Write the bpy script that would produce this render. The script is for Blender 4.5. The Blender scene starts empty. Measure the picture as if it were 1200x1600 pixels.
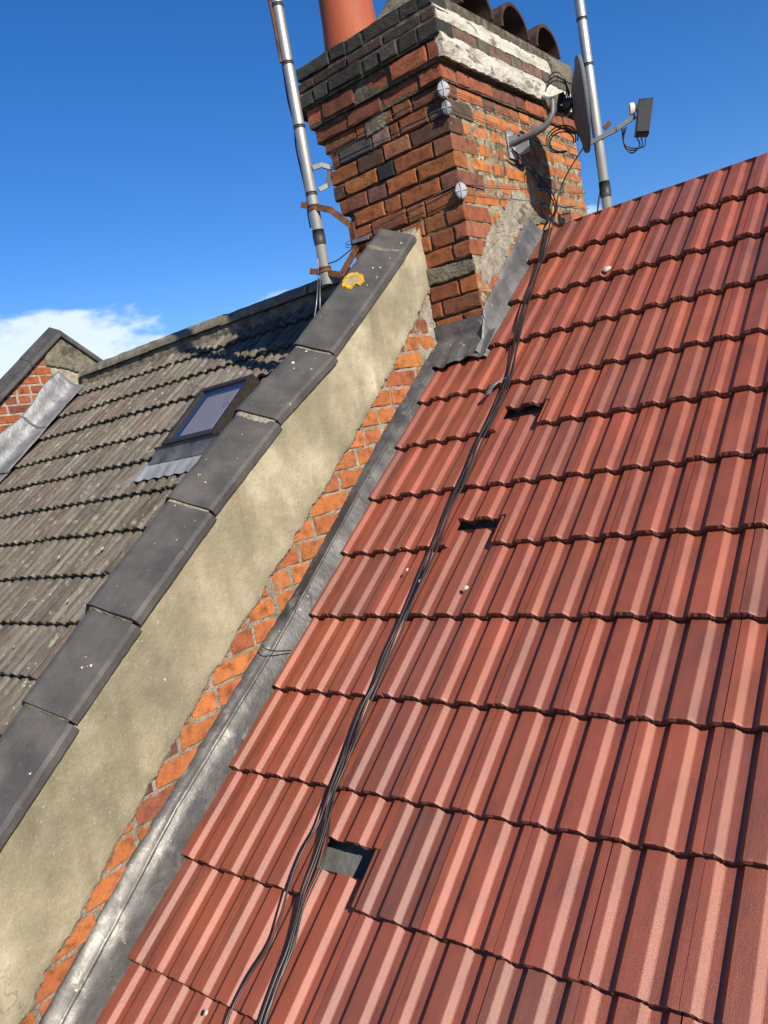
import bpy, math, random
from mathutils import Vector, Matrix, noise

# ------------------------------------------------------------------ camera, sky, sun, exposure
sc = bpy.context.scene
COL = sc.collection
RW = Matrix(((0.766809, 0.61415, -0.186612), (-0.083479, -0.19284, -0.977673), (-0.636424, 0.765267, -0.096602)))
CAM = Vector((2.016808, -1.968823, 0.595101))
FPX = 1242.11                                     # focal length in pixels of the 1200 x 1600 photograph
cd = bpy.data.cameras.new('camera')
cd.sensor_fit = 'HORIZONTAL'; cd.sensor_width = 36.0; cd.lens = 36.0 * FPX / 1200.0
cd.clip_start = 0.05; cd.clip_end = 5000
cam = bpy.data.objects.new('camera', cd); COL.objects.link(cam)
cam.matrix_world = Matrix.Translation(CAM) @ Matrix((RW[0], -RW[1], -RW[2])).transposed().to_4x4()
sc.camera = cam

SUN = Vector((1.0, -0.36, 0.63)).normalized()
EL = math.asin(SUN.z); AZ = math.atan2(SUN.x, SUN.y)
w = bpy.data.worlds.new('World'); sc.world = w; w.use_nodes = True
nt = w.node_tree; N_ = nt.nodes; L_ = nt.links
sky = N_.new('ShaderNodeTexSky'); sky.sky_type = 'NISHITA'; sky.sun_disc = False
sky.sun_elevation = EL; sky.sun_rotation = AZ; sky.air_density = 1.0; sky.dust_density = 0.0; sky.ozone_density = 4.0; sky.altitude = 0
bg = N_['Background']; bg.inputs[1].default_value = 0.068
CLOUD = (1.98, 1.02, -1.18)
# low bank of cloud along the horizon, by direction only
tc = N_.new('ShaderNodeTexCoord'); sep = N_.new('ShaderNodeSeparateXYZ'); L_.new(tc.outputs['Generated'], sep.inputs[0])
mp = N_.new('ShaderNodeMapping'); mp.inputs['Scale'].default_value = (1, 1, 2.2); mp.inputs['Location'].default_value = CLOUD; L_.new(tc.outputs['Generated'], mp.inputs[0])
nz = N_.new('ShaderNodeTexNoise'); nz.inputs['Scale'].default_value = 5.0; nz.inputs['Detail'].default_value = 7; nz.inputs['Roughness'].default_value = 0.55; L_.new(mp.outputs[0], nz.inputs['Vector'])
ma = N_.new('ShaderNodeMath'); ma.operation = 'MULTIPLY_ADD'; L_.new(nz.outputs['Fac'], ma.inputs[0]); ma.inputs[1].default_value = 0.34; ma.inputs[2].default_value = 0.008
sb = N_.new('ShaderNodeMath'); sb.operation = 'SUBTRACT'; L_.new(ma.outputs[0], sb.inputs[0]); L_.new(sep.outputs['Z'], sb.inputs[1])
mr = N_.new('ShaderNodeMapRange'); mr.interpolation_type = 'SMOOTHSTEP'; L_.new(sb.outputs[0], mr.inputs[0]); mr.inputs[1].default_value = -0.006; mr.inputs[2].default_value = 0.03; mr.inputs[3].default_value = 0.0; mr.inputs[4].default_value = 0.75
mx = N_.new('ShaderNodeMix'); mx.data_type = 'RGBA'; L_.new(mr.outputs[0], mx.inputs['Factor']); hs = N_.new('ShaderNodeHueSaturation'); hs.inputs['Saturation'].default_value = 1.28; L_.new(sky.outputs[0], hs.inputs['Color']); tn = N_.new('ShaderNodeMix'); tn.data_type = 'RGBA'; tn.blend_type = 'MULTIPLY'; tn.inputs['Factor'].default_value = 1.0; tn.inputs['B'].default_value = (1.0, 0.98, 1.20, 1); L_.new(hs.outputs[0], tn.inputs['A']); L_.new(tn.outputs['Result'], mx.inputs['A']); mx.inputs['B'].default_value = (8.6, 9.2, 11.4, 1)
L_.new(mx.outputs['Result'], bg.inputs[0])
ld = bpy.data.lights.new('sun', 'SUN'); ld.energy = 5.0; ld.angle = math.radians(0.5); ld.color = (1.0, 0.90, 0.74)
lo = bpy.data.objects.new('sun', ld); COL.objects.link(lo); lo.rotation_mode = 'QUATERNION'; lo.rotation_quaternion = SUN.to_track_quat('Z', 'Y'); lo.location = (8, -4, 9)
vs = sc.view_settings; vs.view_transform = 'Standard'; vs.look = 'None'; vs.exposure = 0.80; vs.gamma = 1.0; vs.use_curve_mapping = False

# ------------------------------------------------------------------ coordinates
TH = math.radians(38.0)
CS, SN = math.cos(TH), math.sin(TH)
SU = Vector((0, CS, SN)); NR = Vector((0, -SN, CS))
def R3(u, v, h=0.0): return Vector((u, v * CS - h * SN, v * SN + h * CS))      # roof coordinates: along ridge, up the slope, out of the roof
def yz(v, h): return v * CS - h * SN, v * SN + h * CS
def ray(x, y): return (RW.transposed() @ Vector(((x - 600) / FPX, (y - 800) / FPX, 1.0))).normalized()
def hit(x, y, p0, n):
    d = ray(x, y); return CAM + d * ((Vector(p0) - CAM).dot(Vector(n)) / d.dot(Vector(n)))
def atx(x, y, X): return hit(x, y, (X, 0, 0), (1, 0, 0))
def aty(x, y, Y): return hit(x, y, (0, Y, 0), (0, 1, 0))
def onroof(x, y, h=0.0): return hit(x, y, NR * h, NR)
def lerp(tab, v):
    tab = sorted(tab)
    if v <= tab[0][0]: return tab[0][1]
    for (a, p), (b, q) in zip(tab, tab[1:]):
        if v <= b: return p + (q - p) * (v - a) / (b - a)
    return tab[-1][1]
rnd = random.Random(11)
def nz3(p, s=1.0, seed=0.0): return noise.noise(Vector(p) * s + Vector((seed, seed * 1.7, -seed)))

# ------------------------------------------------------------------ object helpers
def tag(o, label, cat, group=None):
    o['label'] = label; o['category'] = cat
    if group: o['group'] = group
    return o
def thing(name, loc, label, cat, group=None):
    o = bpy.data.objects.new(name, None); COL.objects.link(o); o.location = loc; o.empty_display_size = 0.2
    return tag(o, label, cat, group)
def put(name, me, parent=None, mat=None, color=None):
    o = bpy.data.objects.new(name, me); COL.objects.link(o)
    if mat is not None and not me.materials: me.materials.append(mat)
    if parent is not None:
        o.parent = parent; o.matrix_parent_inverse = world(parent).inverted()
    if color: o.color = (*color, 1)
    return o
WM = {}
def world(o):
    if o.name in WM: return WM[o.name]
    m = Matrix.LocRotScale(o.location, o.rotation_euler, o.scale)
    if o.parent: m = world(o.parent) @ o.matrix_parent_inverse @ (o.matrix_basis if o.type != 'EMPTY' else m)
    return m
class MB:
    def __init__(s): s.v = []; s.f = []; s.mi = []
    def add(s, vs, fs, mi=0):
        b = len(s.v); s.v += [tuple(p) for p in vs]; s.f += [tuple(b + i for i in f) for f in fs]; s.mi += [mi] * len(fs); return s
    def box(s, a, b, M=None):
        P = [Vector((x, y, z)) for z in (a[2], b[2]) for y in (a[1], b[1]) for x in (a[0], b[0])]
        if M: P = [M(p) if callable(M) else M @ p for p in P]
        return s.add(P, [(0, 2, 3, 1), (4, 5, 7, 6), (0, 1, 5, 4), (1, 3, 7, 5), (3, 2, 6, 7), (2, 0, 4, 6)])
    def grid(s, rows, flip=False):
        n = len(rows[0]); P = [p for r in rows for p in r]; F = []
        for i in range(len(rows) - 1):
            for j in range(n - 1):
                q = (i * n + j, i * n + j + 1, (i + 1) * n + j + 1, (i + 1) * n + j); F.append(q[::-1] if flip else q)
        return s.add(P, F)
    def tube(s, pts, r, n=8, cap=True, closed=False):
        pts = [Vector(p) for p in pts]; rs = r if isinstance(r, (list, tuple)) else [r] * len(pts)
        rings = []; up = None; m = len(pts)
        for i, p in enumerate(pts):
            if closed: t = pts[(i + 1) % m] - pts[i - 1]
            else: t = pts[min(i + 1, m - 1)] - pts[max(i - 1, 0)]
            t.normalize()
            if up is None: up = Vector((0, 0, 1)) if abs(t.z) < .9 else Vector((1, 0, 0))
            a = up - t * up.dot(t); a.normalize(); up = a; b = t.cross(a)
            rings.append([p + (a * math.cos(2 * math.pi * k / n) + b * math.sin(2 * math.pi * k / n)) * rs[i] for k in range(n)])
        P = [p for q in rings for p in q]; F = []
        for i in range(m if closed else m - 1):
            for k in range(n): F.append((i * n + k, ((i + 1) % m) * n + k, ((i + 1) % m) * n + (k + 1) % n, i * n + (k + 1) % n)[::-1])
        if cap and not closed: F += [tuple(range(n)), tuple(range((m - 1) * n, m * n))[::-1]]
        return s.add(P, F)
    def mesh(s, name, mat=None, smooth=False):
        me = bpy.data.meshes.new(name); me.from_pydata(s.v, [], s.f); me.validate(); me.update()
        if mat is not None:
            for m in (mat if isinstance(mat, (list, tuple)) else [mat]): me.materials.append(m)
            if any(s.mi) and len(me.polygons) == len(s.mi): me.polygons.foreach_set('material_index', s.mi)
        if smooth: me.polygons.foreach_set('use_smooth', [len(p.vertices) < 5 for p in me.polygons])
        return me
    def build(s, name, mat, parent=None, smooth=False, color=None):
        return put(name, s.mesh(name, mat, smooth), parent, None, color)
def curve(pts, n=6):
    pts = [Vector(p) for p in pts]; out = []
    P = [pts[0] * 2 - pts[1]] + pts + [pts[-1] * 2 - pts[-2]]
    for i in range(1, len(P) - 2):
        a, b, c, d = P[i - 1:i + 3]
        for k in range(n):
            t = k / n
            out.append(0.5 * ((2 * b) + (c - a) * t + (2 * a - 5 * b + 4 * c - d) * t * t + (3 * b - a - 3 * c + d) * t ** 3))
    return out + [pts[-1]]

# ------------------------------------------------------------------ materials
ALB = {'red_concrete_tile': .78, 'red_brick': .86, 'flaking_white_render': .72, 'stained_cream_render': .82, 'weathered_grey_tile': .80, 'dark_clay_coping': .82, 'sooty_clay_tile': .34, 'dark_grey_dish_paint': 1.5, 'terracotta_pot': .7, 'grey_roofing_felt': 1.15}
def M(name, cols, scale=8, rough=0.8, bump=0.3, bscale=60, bdist=0.01, stretch=(1, 1, 1), obj=False, spots=(), metal=0.0, spec=0.4, detail=8, rvar=0.0, lowbump=None, coords='Object'):
    m = bpy.data.materials.new(name); m.use_nodes = True; t = m.node_tree; n = t.nodes; l = t.links
    p = n['Principled BSDF']; p.inputs['Roughness'].default_value = rough; p.inputs['Metallic'].default_value = metal; p.inputs['Specular IOR Level'].default_value = spec
    c = n.new('ShaderNodeTexCoord'); oi = n.new('ShaderNodeObjectInfo')
    mu = n.new('ShaderNodeMath'); mu.operation = 'MULTIPLY'; mu.inputs[1].default_value = 53.0 if obj else 0.0; l.new(oi.outputs['Random'], mu.inputs[0])
    av = n.new('ShaderNodeVectorMath'); av.operation = 'ADD'; l.new(c.outputs[coords], av.inputs[0]); l.new(mu.outputs[0], av.inputs[1])
    def mapped(st):
        g = n.new('ShaderNodeMapping'); g.inputs['Scale'].default_value = st; l.new(av.outputs[0], g.inputs[0]); return g.outputs[0]
    def noi(sca, st=(1, 1, 1), det=8, ro=0.6):
        x = n.new('ShaderNodeTexNoise'); x.inputs['Scale'].default_value = sca; x.inputs['Detail'].default_value = det; x.inputs['Roughness'].default_value = ro
        l.new(mapped(st), x.inputs['Vector']); return x.outputs['Fac']
    f = noi(scale, stretch, detail)
    r = n.new('ShaderNodeValToRGB'); e = r.color_ramp.elements
    k = len(cols); alb = ALB.get(name, .76)
    for i, cc in enumerate(cols):
        pos, rgb = cc if isinstance(cc[1], (tuple, list)) else (0.3 + 0.4 * i / max(k - 1, 1), cc)
        x = e[i] if i < 2 else e.new(pos)
        x.position = pos; x.color = (*[q_ * alb for q_ in rgb], 1)
    l.new(f, r.inputs[0]); out = r.outputs[0]
    if obj:
        q = n.new('ShaderNodeMix'); q.data_type = 'RGBA'; q.blend_type = 'MULTIPLY'; q.inputs['Factor'].default_value = 1.0
        l.new(out, q.inputs['A']); l.new(oi.outputs['Color'], q.inputs['B']); out = q.outputs['Result']
    for s in spots:
        sc_, lo_, hi_, rgb = s[:4]; st = s[4] if len(s) > 4 else (1, 1, 1); amt = s[5] if len(s) > 5 else 1.0
        g = n.new('ShaderNodeMapRange'); l.new(noi(sc_, st, s[6] if len(s) > 6 else 5), g.inputs[0]); g.inputs[1].default_value = lo_; g.inputs[2].default_value = hi_; g.inputs[4].default_value = amt
        q = n.new('ShaderNodeMix'); q.data_type = 'RGBA'; l.new(g.outputs[0], q.inputs['Factor']); l.new(out, q.inputs['A']); q.inputs['B'].default_value = (*[q_ * alb for q_ in rgb], 1); out = q.outputs['Result']
    l.new(out, p.inputs['Base Color'])
    if rvar:
        g = n.new('ShaderNodeMapRange'); l.new(noi(scale * 1.7, stretch), g.inputs[0]); g.inputs[1].default_value = 0.3; g.inputs[2].default_value = 0.7
        g.inputs[3].default_value = max(rough - rvar, 0.05); g.inputs[4].default_value = min(rough + rvar, 1); l.new(g.outputs[0], p.inputs['Roughness'])
    nrm = None
    for b_ in ([(bscale, bump, bdist, stretch)] if bump else []) + ([lowbump] if lowbump else []):
        b = n.new('ShaderNodeBump'); b.inputs['Strength'].default_value = b_[1]; b.inputs['Distance'].default_value = b_[2]; l.new(noi(b_[0], b_[3] if len(b_) > 3 else (1, 1, 1), 6, 0.65), b.inputs['Height'])
        if nrm: l.new(nrm, b.inputs['Normal'])
        nrm = b.outputs[0]
    if nrm: l.new(nrm, p.inputs['Normal'])
    return m

m_red = M('red_concrete_tile', [(.70, .70, .72), (1.0, 1.0, 1.0), (1.2, 1.16, 1.12)], 11, 0.47, 0.6, 620, 0.0022, (1, 0.5, 1), True,
          spots=[(6, .52, .80, (.125, .058, .045), (1.6, .10, 1), .28), (240, .60, .72, (.10, .045, .036), (1, 1, 1), .45), (230, .63, .73, (.34, .16, .11), (1, 1, 1), .35), (13, .62, .76, (.28, .14, .095), (2.4, .10, 1), .3), (9, .62, .76, (.10, .045, .034), (2.2, .14, 1), .5), (70, .745, .79, (.40, .32, .26), (1, 1, 1), .6)], spec=0.85, lowbump=(60, .25, .003, (1, .3, 1)))
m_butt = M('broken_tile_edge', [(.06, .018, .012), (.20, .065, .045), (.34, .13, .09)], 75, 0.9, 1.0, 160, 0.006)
m_grey = M('weathered_grey_tile', [(.42, .40, .36), (.9, .86, .80), (1.35, 1.30, 1.22)], 11, 0.92, 0.9, 130, 0.006, (1.5, 0.22, 1), True,
           spots=[(15, .58, .68, (.40, .385, .34), (1, 1, 1), .6), (36, .66, .71, (.62, .60, .54), (1, .7, 1), .8), (9, .6, .72, (.055, .05, .035), (2.5, .25, 1), .75), (6, .62, .8, (.13, .12, .05), (1, 1, 1), .5), (18, .58, .74, (.16, .085, .07), (3, .16, 1), .5)], lowbump=(40, 1.0, .022, (3.0, .12, 1)))
m_gbutt = M('dark_olive_tile_edge', [(.018, .018, .012), (.04, .042, .022), (.075, .07, .045)], 40, 0.95, 1.0, 120, 0.008)  # darker olive tone on the front edges of the grey tiles
m_ridge = M('weathered_ridge_tile', [(.10, .09, .07), (.18, .165, .13), (.28, .255, .20)], 14, 0.93, .9, 90, .006, spots=[(22, .62, .70, (.40, .37, .30)), (9, .58, .7, (.10, .09, .04), (1, 1, 1), .7)], obj=False)
m_brick = M('red_brick', [(.48, .42, .38), (1.0, 1.0, 1.0), (1.28, 1.25, 1.2)], 24, 0.92, .9, 150, .006, (1, 1, 1), True,
            spots=[(60, .68, .74, (.03, .02, .018), (1, 1, 1), .7), (14, .62, .8, (.36, .30, .24), (1, 1, 1), .35), (9, .58, .85, (.06, .04, .03), (1, 1, 1), .6)], lowbump=(38, .5, .008))
m_mortar = M('old_mortar', [(.05, .043, .03), (.12, .105, .075), (.27, .24, .18)], 22, 0.95, 1.0, 110, .012, spots=[(40, .62, .7, (.04, .035, .025), (1, 1, 1), .8)], lowbump=(30, .8, .02))  # darkened for the chimney front: shadow in its deep joints is in the colour
m_mortar2 = M('sandy_joint_mortar', [(.15, .13, .085), (.28, .245, .165), (.46, .41, .31)], 18, 0.95, 1.0, 110, .008, spots=[(14, .58, .70, (.11, .105, .055), (1, 1, 1), .7), (26, .64, .7, (.52, .47, .37), (1, 1, 1), .7)], lowbump=(30, .6, .012))
m_limem = M('pale_lime_mortar', [(.30, .26, .19), (.50, .45, .36), (.66, .61, .52)], 20, 0.95, 1.0, 120, .01, spots=[(18, .6, .72, (.20, .15, .10), (1, 1, 1), .7)], lowbump=(30, .8, .02))
m_white = M('flaking_white_render', [(.34, .31, .26), (.60, .57, .50), (.78, .76, .72)], 9, 0.9, .9, 70, .01, (1, .6, 1.4),
            spots=[(16, .56, .62, (.17, .14, .10), (1, .5, 1), .85), (30, .64, .69, (.10, .07, .05), (1, .6, 1), .8), (7, .62, .70, (.26, .12, .08), (1, .7, 1), .5)], lowbump=(22, .8, .02))
m_soot = M('sooty_brick', [(.5, .5, .5), (1, 1, 1), (1.5, 1.45, 1.35)], 30, 0.95, 1.0, 150, .007, (1, 1, 1), True, spots=[(80, .66, .72, (.20, .20, .16), (1, 1, 1), .6), (9, .66, .7, (.30, .29, .24), (1, 1, 1), .5)], lowbump=(45, .8, .01))
m_render = M('stained_cream_render', [(.30, (.13, .118, .080)), (.44, (.28, .252, .172)), (.56, (.48, .435, .315)), (.70, (.68, .62, .47))], 1.9, 0.93, .55, 330, .003, (1, 1, 1),
             spots=[(5, .47, .70, (.20, .18, .11), (1, 1, 1), .6), (5, .52, .72, (.15, .13, .08), (2.2, 2.2, .35), .6), (130, .60, .70, (.66, .60, .46), (1, 1, 1), .35), (150, .56, .66, (.17, .145, .09), (1, 1, 1), .5), (1.3, .40, .64, (.19, .17, .115), (1, 1, 1), .6, 3), (50, .70, .74, (.62, .58, .47), (1, 1, 1), .6)], lowbump=(14, .5, .02))
m_cop = M('dark_clay_coping', [(.036, .036, .038), (.058, .056, .056), (.090, .085, .082)], 7, 0.62, .6, 200, .003, spots=[(46, .70, .72, (.60, .58, .50), (1, 1, 1), .8), (3.5, .5, .7, (.10, .095, .08), (1, 1, 1), .5), (24, .66, .74, (.13, .12, .09), (1, 1, 1), .5)], spec=.45, rvar=.14, lowbump=(12, .35, .01))
m_lead = M('lead_sheet', [(.055, .053, .052), (.095, .093, .092), (.17, .167, .163)], 6, 0.48, .25, 60, .003, (1, 1, 1), metal=.7, spots=[(26, .54, .62, (.07, .07, .072), (1, 1, 1), .6), (11, .58, .68, (.30, .28, .25), (2, 1, 1), .6), (9, .56, .74, (.12, .12, .125), (1, .6, 1), .7), (34, .68, .73, (.06, .06, .065), (1, 1, 1), .6), (60, .70, .74, (.65, .65, .63))], rvar=.13, lowbump=(11, .25, .010))
m_leadd = M('dull_dark_lead', [(.085, .085, .088), (.14, .14, .145), (.22, .22, .225)], 7, 0.55, .3, 60, .003, metal=.45, spots=[(26, .64, .70, (.5, .5, .5), (1, 1, 1), .8), (9, .56, .7, (.06, .06, .062), (1, 1, 1), .7)], rvar=.12, lowbump=(12, .6, .015))
m_lead2 = M('bright_lead', [(.13, .14, .155), (.22, .23, .25), (.34, .35, .365)], 8, 0.55, .35, 70, .003, metal=.45, spots=[(16, .58, .7, (.12, .12, .13), (1, 1, 1), .7)], rvar=.1, lowbump=(10, .7, .02))
m_lead3 = M('pale_lead', [(.19, .20, .215), (.29, .305, .32), (.40, .415, .425)], 10, 0.6, .3, 70, .003, (1, .3, 1), metal=.1, spots=[(16, .58, .7, (.22, .23, .24), (1, .4, 1), .6)])
m_steel = M('aluminium_tube', [(.36, .355, .34), (.48, .475, .455), (.58, .57, .55)], 9, .48, .2, 150, .001, (1, 1, .2), metal=.75, spots=[(20, .6, .75, (.25, .24, .22), (1, 1, .4), .6)])
m_galv = M('galvanised_steel', [(.20, .21, .225), (.34, .355, .375)], 50, .42, .2, 90, .001, metal=.6)
m_rust = M('rusty_steel', [(.055, .022, .012), (.13, .05, .025), (.22, .09, .045)], 30, .9, .7, 120, .004)
m_black = M('black_cable_sheath', [(.010, .010, .011), (.022, .022, .024)], 40, .42, .1, 90, .001, spec=.5)
m_tape = M('dark_tape', [(.02, .02, .021), (.045, .045, .047)], 40, .55, .3, 120, .002)
m_dish = M('dark_grey_dish_paint', [(.055, .064, .072), (.075, .086, .096)], 20, .65, .1, 200, .0005, spec=.2, spots=[(60, .72, .76, (.3, .3, .3))])
m_arm = M('grey_painted_steel', [(.09, .10, .11), (.15, .16, .17)], 20, .45, .15, 150, .001, spots=[(30, .66, .72, (.2, .12, .08), (1, 1, 1), .5)])
m_plate = M('galvanised_bracket', [(.26, .29, .32), (.36, .39, .42)], 30, .6, .1, 100, .001, metal=.0)
m_pot = M('terracotta_pot', [(.26, .055, .022), (.36, .080, .032), (.42, .10, .045)], 7, .7, .4, 80, .004, (1, 1, .3), spots=[(12, .6, .75, (.12, .05, .035), (1, 1, .3), .6)])
m_half = M('sooty_clay_tile', [(.035, .018, .012), (.09, .042, .026), (.16, .08, .05)], 12, .85, .8, 100, .005, spots=[(20, .6, .7, (.14, .12, .09))])
m_cement = M('rough_cement', [(.10, .09, .065), (.20, .18, .135), (.30, .27, .21)], 12, .95, 1.0, 70, .012, spots=[(30, .64, .7, (.36, .34, .28)), (9, .55, .65, (.055, .05, .04), (1, 1, 1), .8)], lowbump=(20, .9, .03))
m_felt = M('grey_roofing_felt', [(.055, .056, .055), (.085, .087, .084), (.12, .12, .115)], 12, .9, .6, 120, .004, lowbump=(14, .5, .02))
m_frame = M('dark_brown_frame', [(.022, .018, .015), (.038, .032, .027)], 20, .45, .15, 150, .001, spots=[(40, .66, .72, (.12, .11, .09))])
m_lich = M('orange_lichen', [(.30, .16, .012), (.55, .30, .012), (.62, .38, .03)], 45, .95, 1.0, 150, .006, spots=[(28, .60, .66, (.30, .26, .18), (1, 1, 1), .85)])
m_lich2 = M('faded_lichen', [(.20, .17, .10), (.34, .28, .14), (.50, .34, .06)], 50, .95, 1.0, 150, .006)
m_lichw = M('white_lichen', [(.45, .44, .38), (.62, .61, .55)], 60, .95, .6, 200, .002)
m_stone = M('pale_pebble', [(.42, .38, .30), (.62, .58, .50)], 40, .9, .6, 120, .003)
m_pinkrefl = M('pinkish_reflection', [(.42, .33, .30), (.50, .40, .37)], 3, .8, .2, 60, .002)
m_room = M('white_reveal', [(.50, .55, .60), (.60, .64, .68)], 3, .8, 0)
m_ground = M('ground', [(.05, .055, .04), (.09, .09, .07)], .2, .95, 0)
m_lnb = M('black_plastic', [(.018, .018, .020), (.030, .030, .033)], 20, .38, .1, 200, .0005)
m_cap = M('pale_plastic', [(.50, .50, .48), (.60, .60, .58)], 20, .5, 0)
def glassmat():
    m = bpy.data.materials.new('window_glass'); m.use_nodes = True; t = m.node_tree; n = t.nodes; l = t.links
    n.remove(n['Principled BSDF']); o = n['Material Output']
    a = n.new('ShaderNodeBsdfTransparent'); a.inputs[0].default_value = (.86, .90, .92, 1)
    b = n.new('ShaderNodeBsdfGlossy'); b.inputs['Roughness'].default_value = .03
    mxs = n.new('ShaderNodeMixShader'); mxs.inputs[0].default_value = .36
    l.new(a.outputs[0], mxs.inputs[1]); l.new(b.outputs[0], mxs.inputs[2]); l.new(mxs.outputs[0], o.inputs['Surface']); return m
m_glass = glassmat()

def cracks(m, scale, width, amt, rgb):
    t = m.node_tree; n = t.nodes; l = t.links; p = n['Principled BSDF']; src = p.inputs['Base Color'].links[0].from_socket
    c = n.new('ShaderNodeTexCoord')
    a = n.new('ShaderNodeTexNoise'); a.inputs['Scale'].default_value = scale; a.inputs['Detail'].default_value = 9; a.inputs['Roughness'].default_value = .62; l.new(c.outputs['Object'], a.inputs['Vector'])
    d = n.new('ShaderNodeMath'); d.operation = 'SUBTRACT'; l.new(a.outputs['Fac'], d.inputs[0]); d.inputs[1].default_value = .5
    e = n.new('ShaderNodeMath'); e.operation = 'ABSOLUTE'; l.new(d.outputs[0], e.inputs[0])
    r = n.new('ShaderNodeMapRange'); l.new(e.outputs[0], r.inputs[0]); r.inputs[1].default_value = 0; r.inputs[2].default_value = width; r.inputs[3].default_value = amt; r.inputs[4].default_value = 0
    k = n.new('ShaderNodeTexNoise'); k.inputs['Scale'].default_value = scale * 1.3; k.inputs['Detail'].default_value = 2; l.new(c.outputs['Object'], k.inputs['Vector'])
    g_ = n.new('ShaderNodeMapRange'); l.new(k.outputs['Fac'], g_.inputs[0]); g_.inputs[1].default_value = .52; g_.inputs[2].default_value = .60
    q = n.new('ShaderNodeMath'); q.operation = 'MULTIPLY'; l.new(r.outputs[0], q.inputs[0]); l.new(g_.outputs[0], q.inputs[1])
    x = n.new('ShaderNodeMix'); x.data_type = 'RGBA'; l.new(q.outputs[0], x.inputs['Factor']); l.new(src, x.inputs['A']); x.inputs['B'].default_value = (*rgb, 1); l.new(x.outputs['Result'], p.inputs['Base Color'])
cracks(m_render, 1.6, .0035, .8, (.06, .05, .03))

# ------------------------------------------------------------------ ground, far below the roofs
g = MB().add([(-2500, -2500, -7), (2500, -2500, -7), (2500, 2500, -7), (-2500, 2500, -7)], [(0, 1, 2, 3)]).build('ground', m_ground); g['kind'] = 'structure'

# ------------------------------------------------------------------ roof tiles
THK = 0.0235; GAUGE = 0.2936; TLEN = 0.374
TILT = math.asin(THK / GAUGE)
HALF = [(0.0, -.0030), (.003, -.0003), (.012, 0), (.022, 0), (.033, 0), (.0455, -.0001), (.0480, -.0009), (.0520, -.0047), (.0570, -.0097), (.0607, -.0134), (.0640, -.0145), (.077, -.0147), (.0870, -.0145), (.0905, -.0134), (.0955, -.0082)]
def profile():
    pts = []
    for k in range(-1, 3):
        for a, b in HALF: pts.append((round(k * .1 + a - .025, 4), b))
    return [(a, b) for a, b in pts if -1e-6 <= a <= .1986] + [(.1986, 0.0)]
PROF = [(0.0012, 0.0)] + [p for p in profile() if p[0] > .002]
def tile_mesh(name, seed, mats, jag, u0=None, u1=None, wear=0.0, length=TLEN):
    r = random.Random(seed); pr = PROF; THK = .0265 if wear else .0235
    def hat(x):
        for (a, p), (b, q) in zip(PROF, PROF[1:]):
            if a <= x <= b: return p + (q - p) * (x - a) / (b - a)
        return 0.0
    flange = True
    if u0 is not None: pr = [(u0, hat(u0))] + [p for p in pr if p[0] > u0 + .002]; flange = False
    if u1 is not None: pr = [p for p in pr if p[0] < u1 - .002] + [(u1, hat(u1))]
    mb = MB(); n = len(pr)
    j1 = [r.uniform(-1, 1) * jag for _ in pr]; j2 = [r.uniform(-1, 1) * jag * 1.6 for _ in pr]
    def wz(x, y): return wear * (noise.noise(Vector((x * 60, y * 14, seed))) + .6 * noise.noise(Vector((x * 190, y * 30, seed + 5))))
    bot = [(x, .004 + j2[i] * .5, z - THK - r.uniform(0, .0015)) for i, (x, z) in enumerate(pr)]
    mid = [(x + r.uniform(-1, 1) * jag * .5, -.001 + j2[i], z - THK * .5 + r.uniform(-1, 1) * jag) for i, (x, z) in enumerate(pr)]
    edge = [(x, j1[i], z - .0012 + wz(x, 0)) for i, (x, z) in enumerate(pr)]
    back = [(x, .006 + j1[i] * .3, z + wz(x, .01)) for i, (x, z) in enumerate(pr)]
    rows = [back]
    m = 9 if wear else 1
    for q in range(1, m + 1): rows.append([(x, .006 + (length - .006) * q / m, z + wz(x, length * q / m)) for x, z in pr])
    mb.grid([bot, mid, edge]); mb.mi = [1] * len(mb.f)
    mb.grid([edge] + rows)
    # underside and sides
    b2 = [(x, length, z - THK) for x, z in pr]
    mb.grid([b2, bot])
    for s in (0, n - 1):
        q = [bot[s], mid[s], edge[s], back[s], rows[-1][s], b2[s]]
        mb.add(q, [tuple(range(6)) if s == n - 1 else tuple(range(6))[::-1]])
    mb.add([rows[-1][0], rows[-1][-1], b2[-1], b2[0]], [(0, 1, 2, 3)])
    if flange: mb.box((-.019, .004, -THK), (.001, length, -.0125)); mb.box((-.019, .004, -.0125), (-.0155, length, -.006))
    return mb.mesh(name, mats)
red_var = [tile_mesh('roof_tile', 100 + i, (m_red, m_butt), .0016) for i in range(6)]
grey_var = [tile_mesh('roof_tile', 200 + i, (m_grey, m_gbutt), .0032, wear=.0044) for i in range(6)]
ROOFM = Matrix(((1, 0, 0), (0, CS, -SN), (0, SN, CS))).to_4x4()
def place_tile(me, u, v, h, parent, color, r, jit=1.0, TILT=TILT):
    o = put('roof_tile', me, parent, None, color)
    mw = Matrix.Translation(R3(u + r.uniform(-1, 1) * .0008 * jit, v + r.uniform(-1, 1) * .0025 * jit, h + r.uniform(-1, 1) * .0008 * jit)) @ ROOFM @ Matrix.Rotation(-TILT + r.uniform(-1, 1) * .0022 * jit, 4, 'X') @ Matrix.Rotation(r.uniform(-1, 1) * .0035 * jit, 4, 'Z') @ Matrix.Rotation(r.uniform(-1, 1) * .004 * jit, 4, 'Y')
    o.matrix_basis = mw if parent is None else mw
    return o

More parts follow.
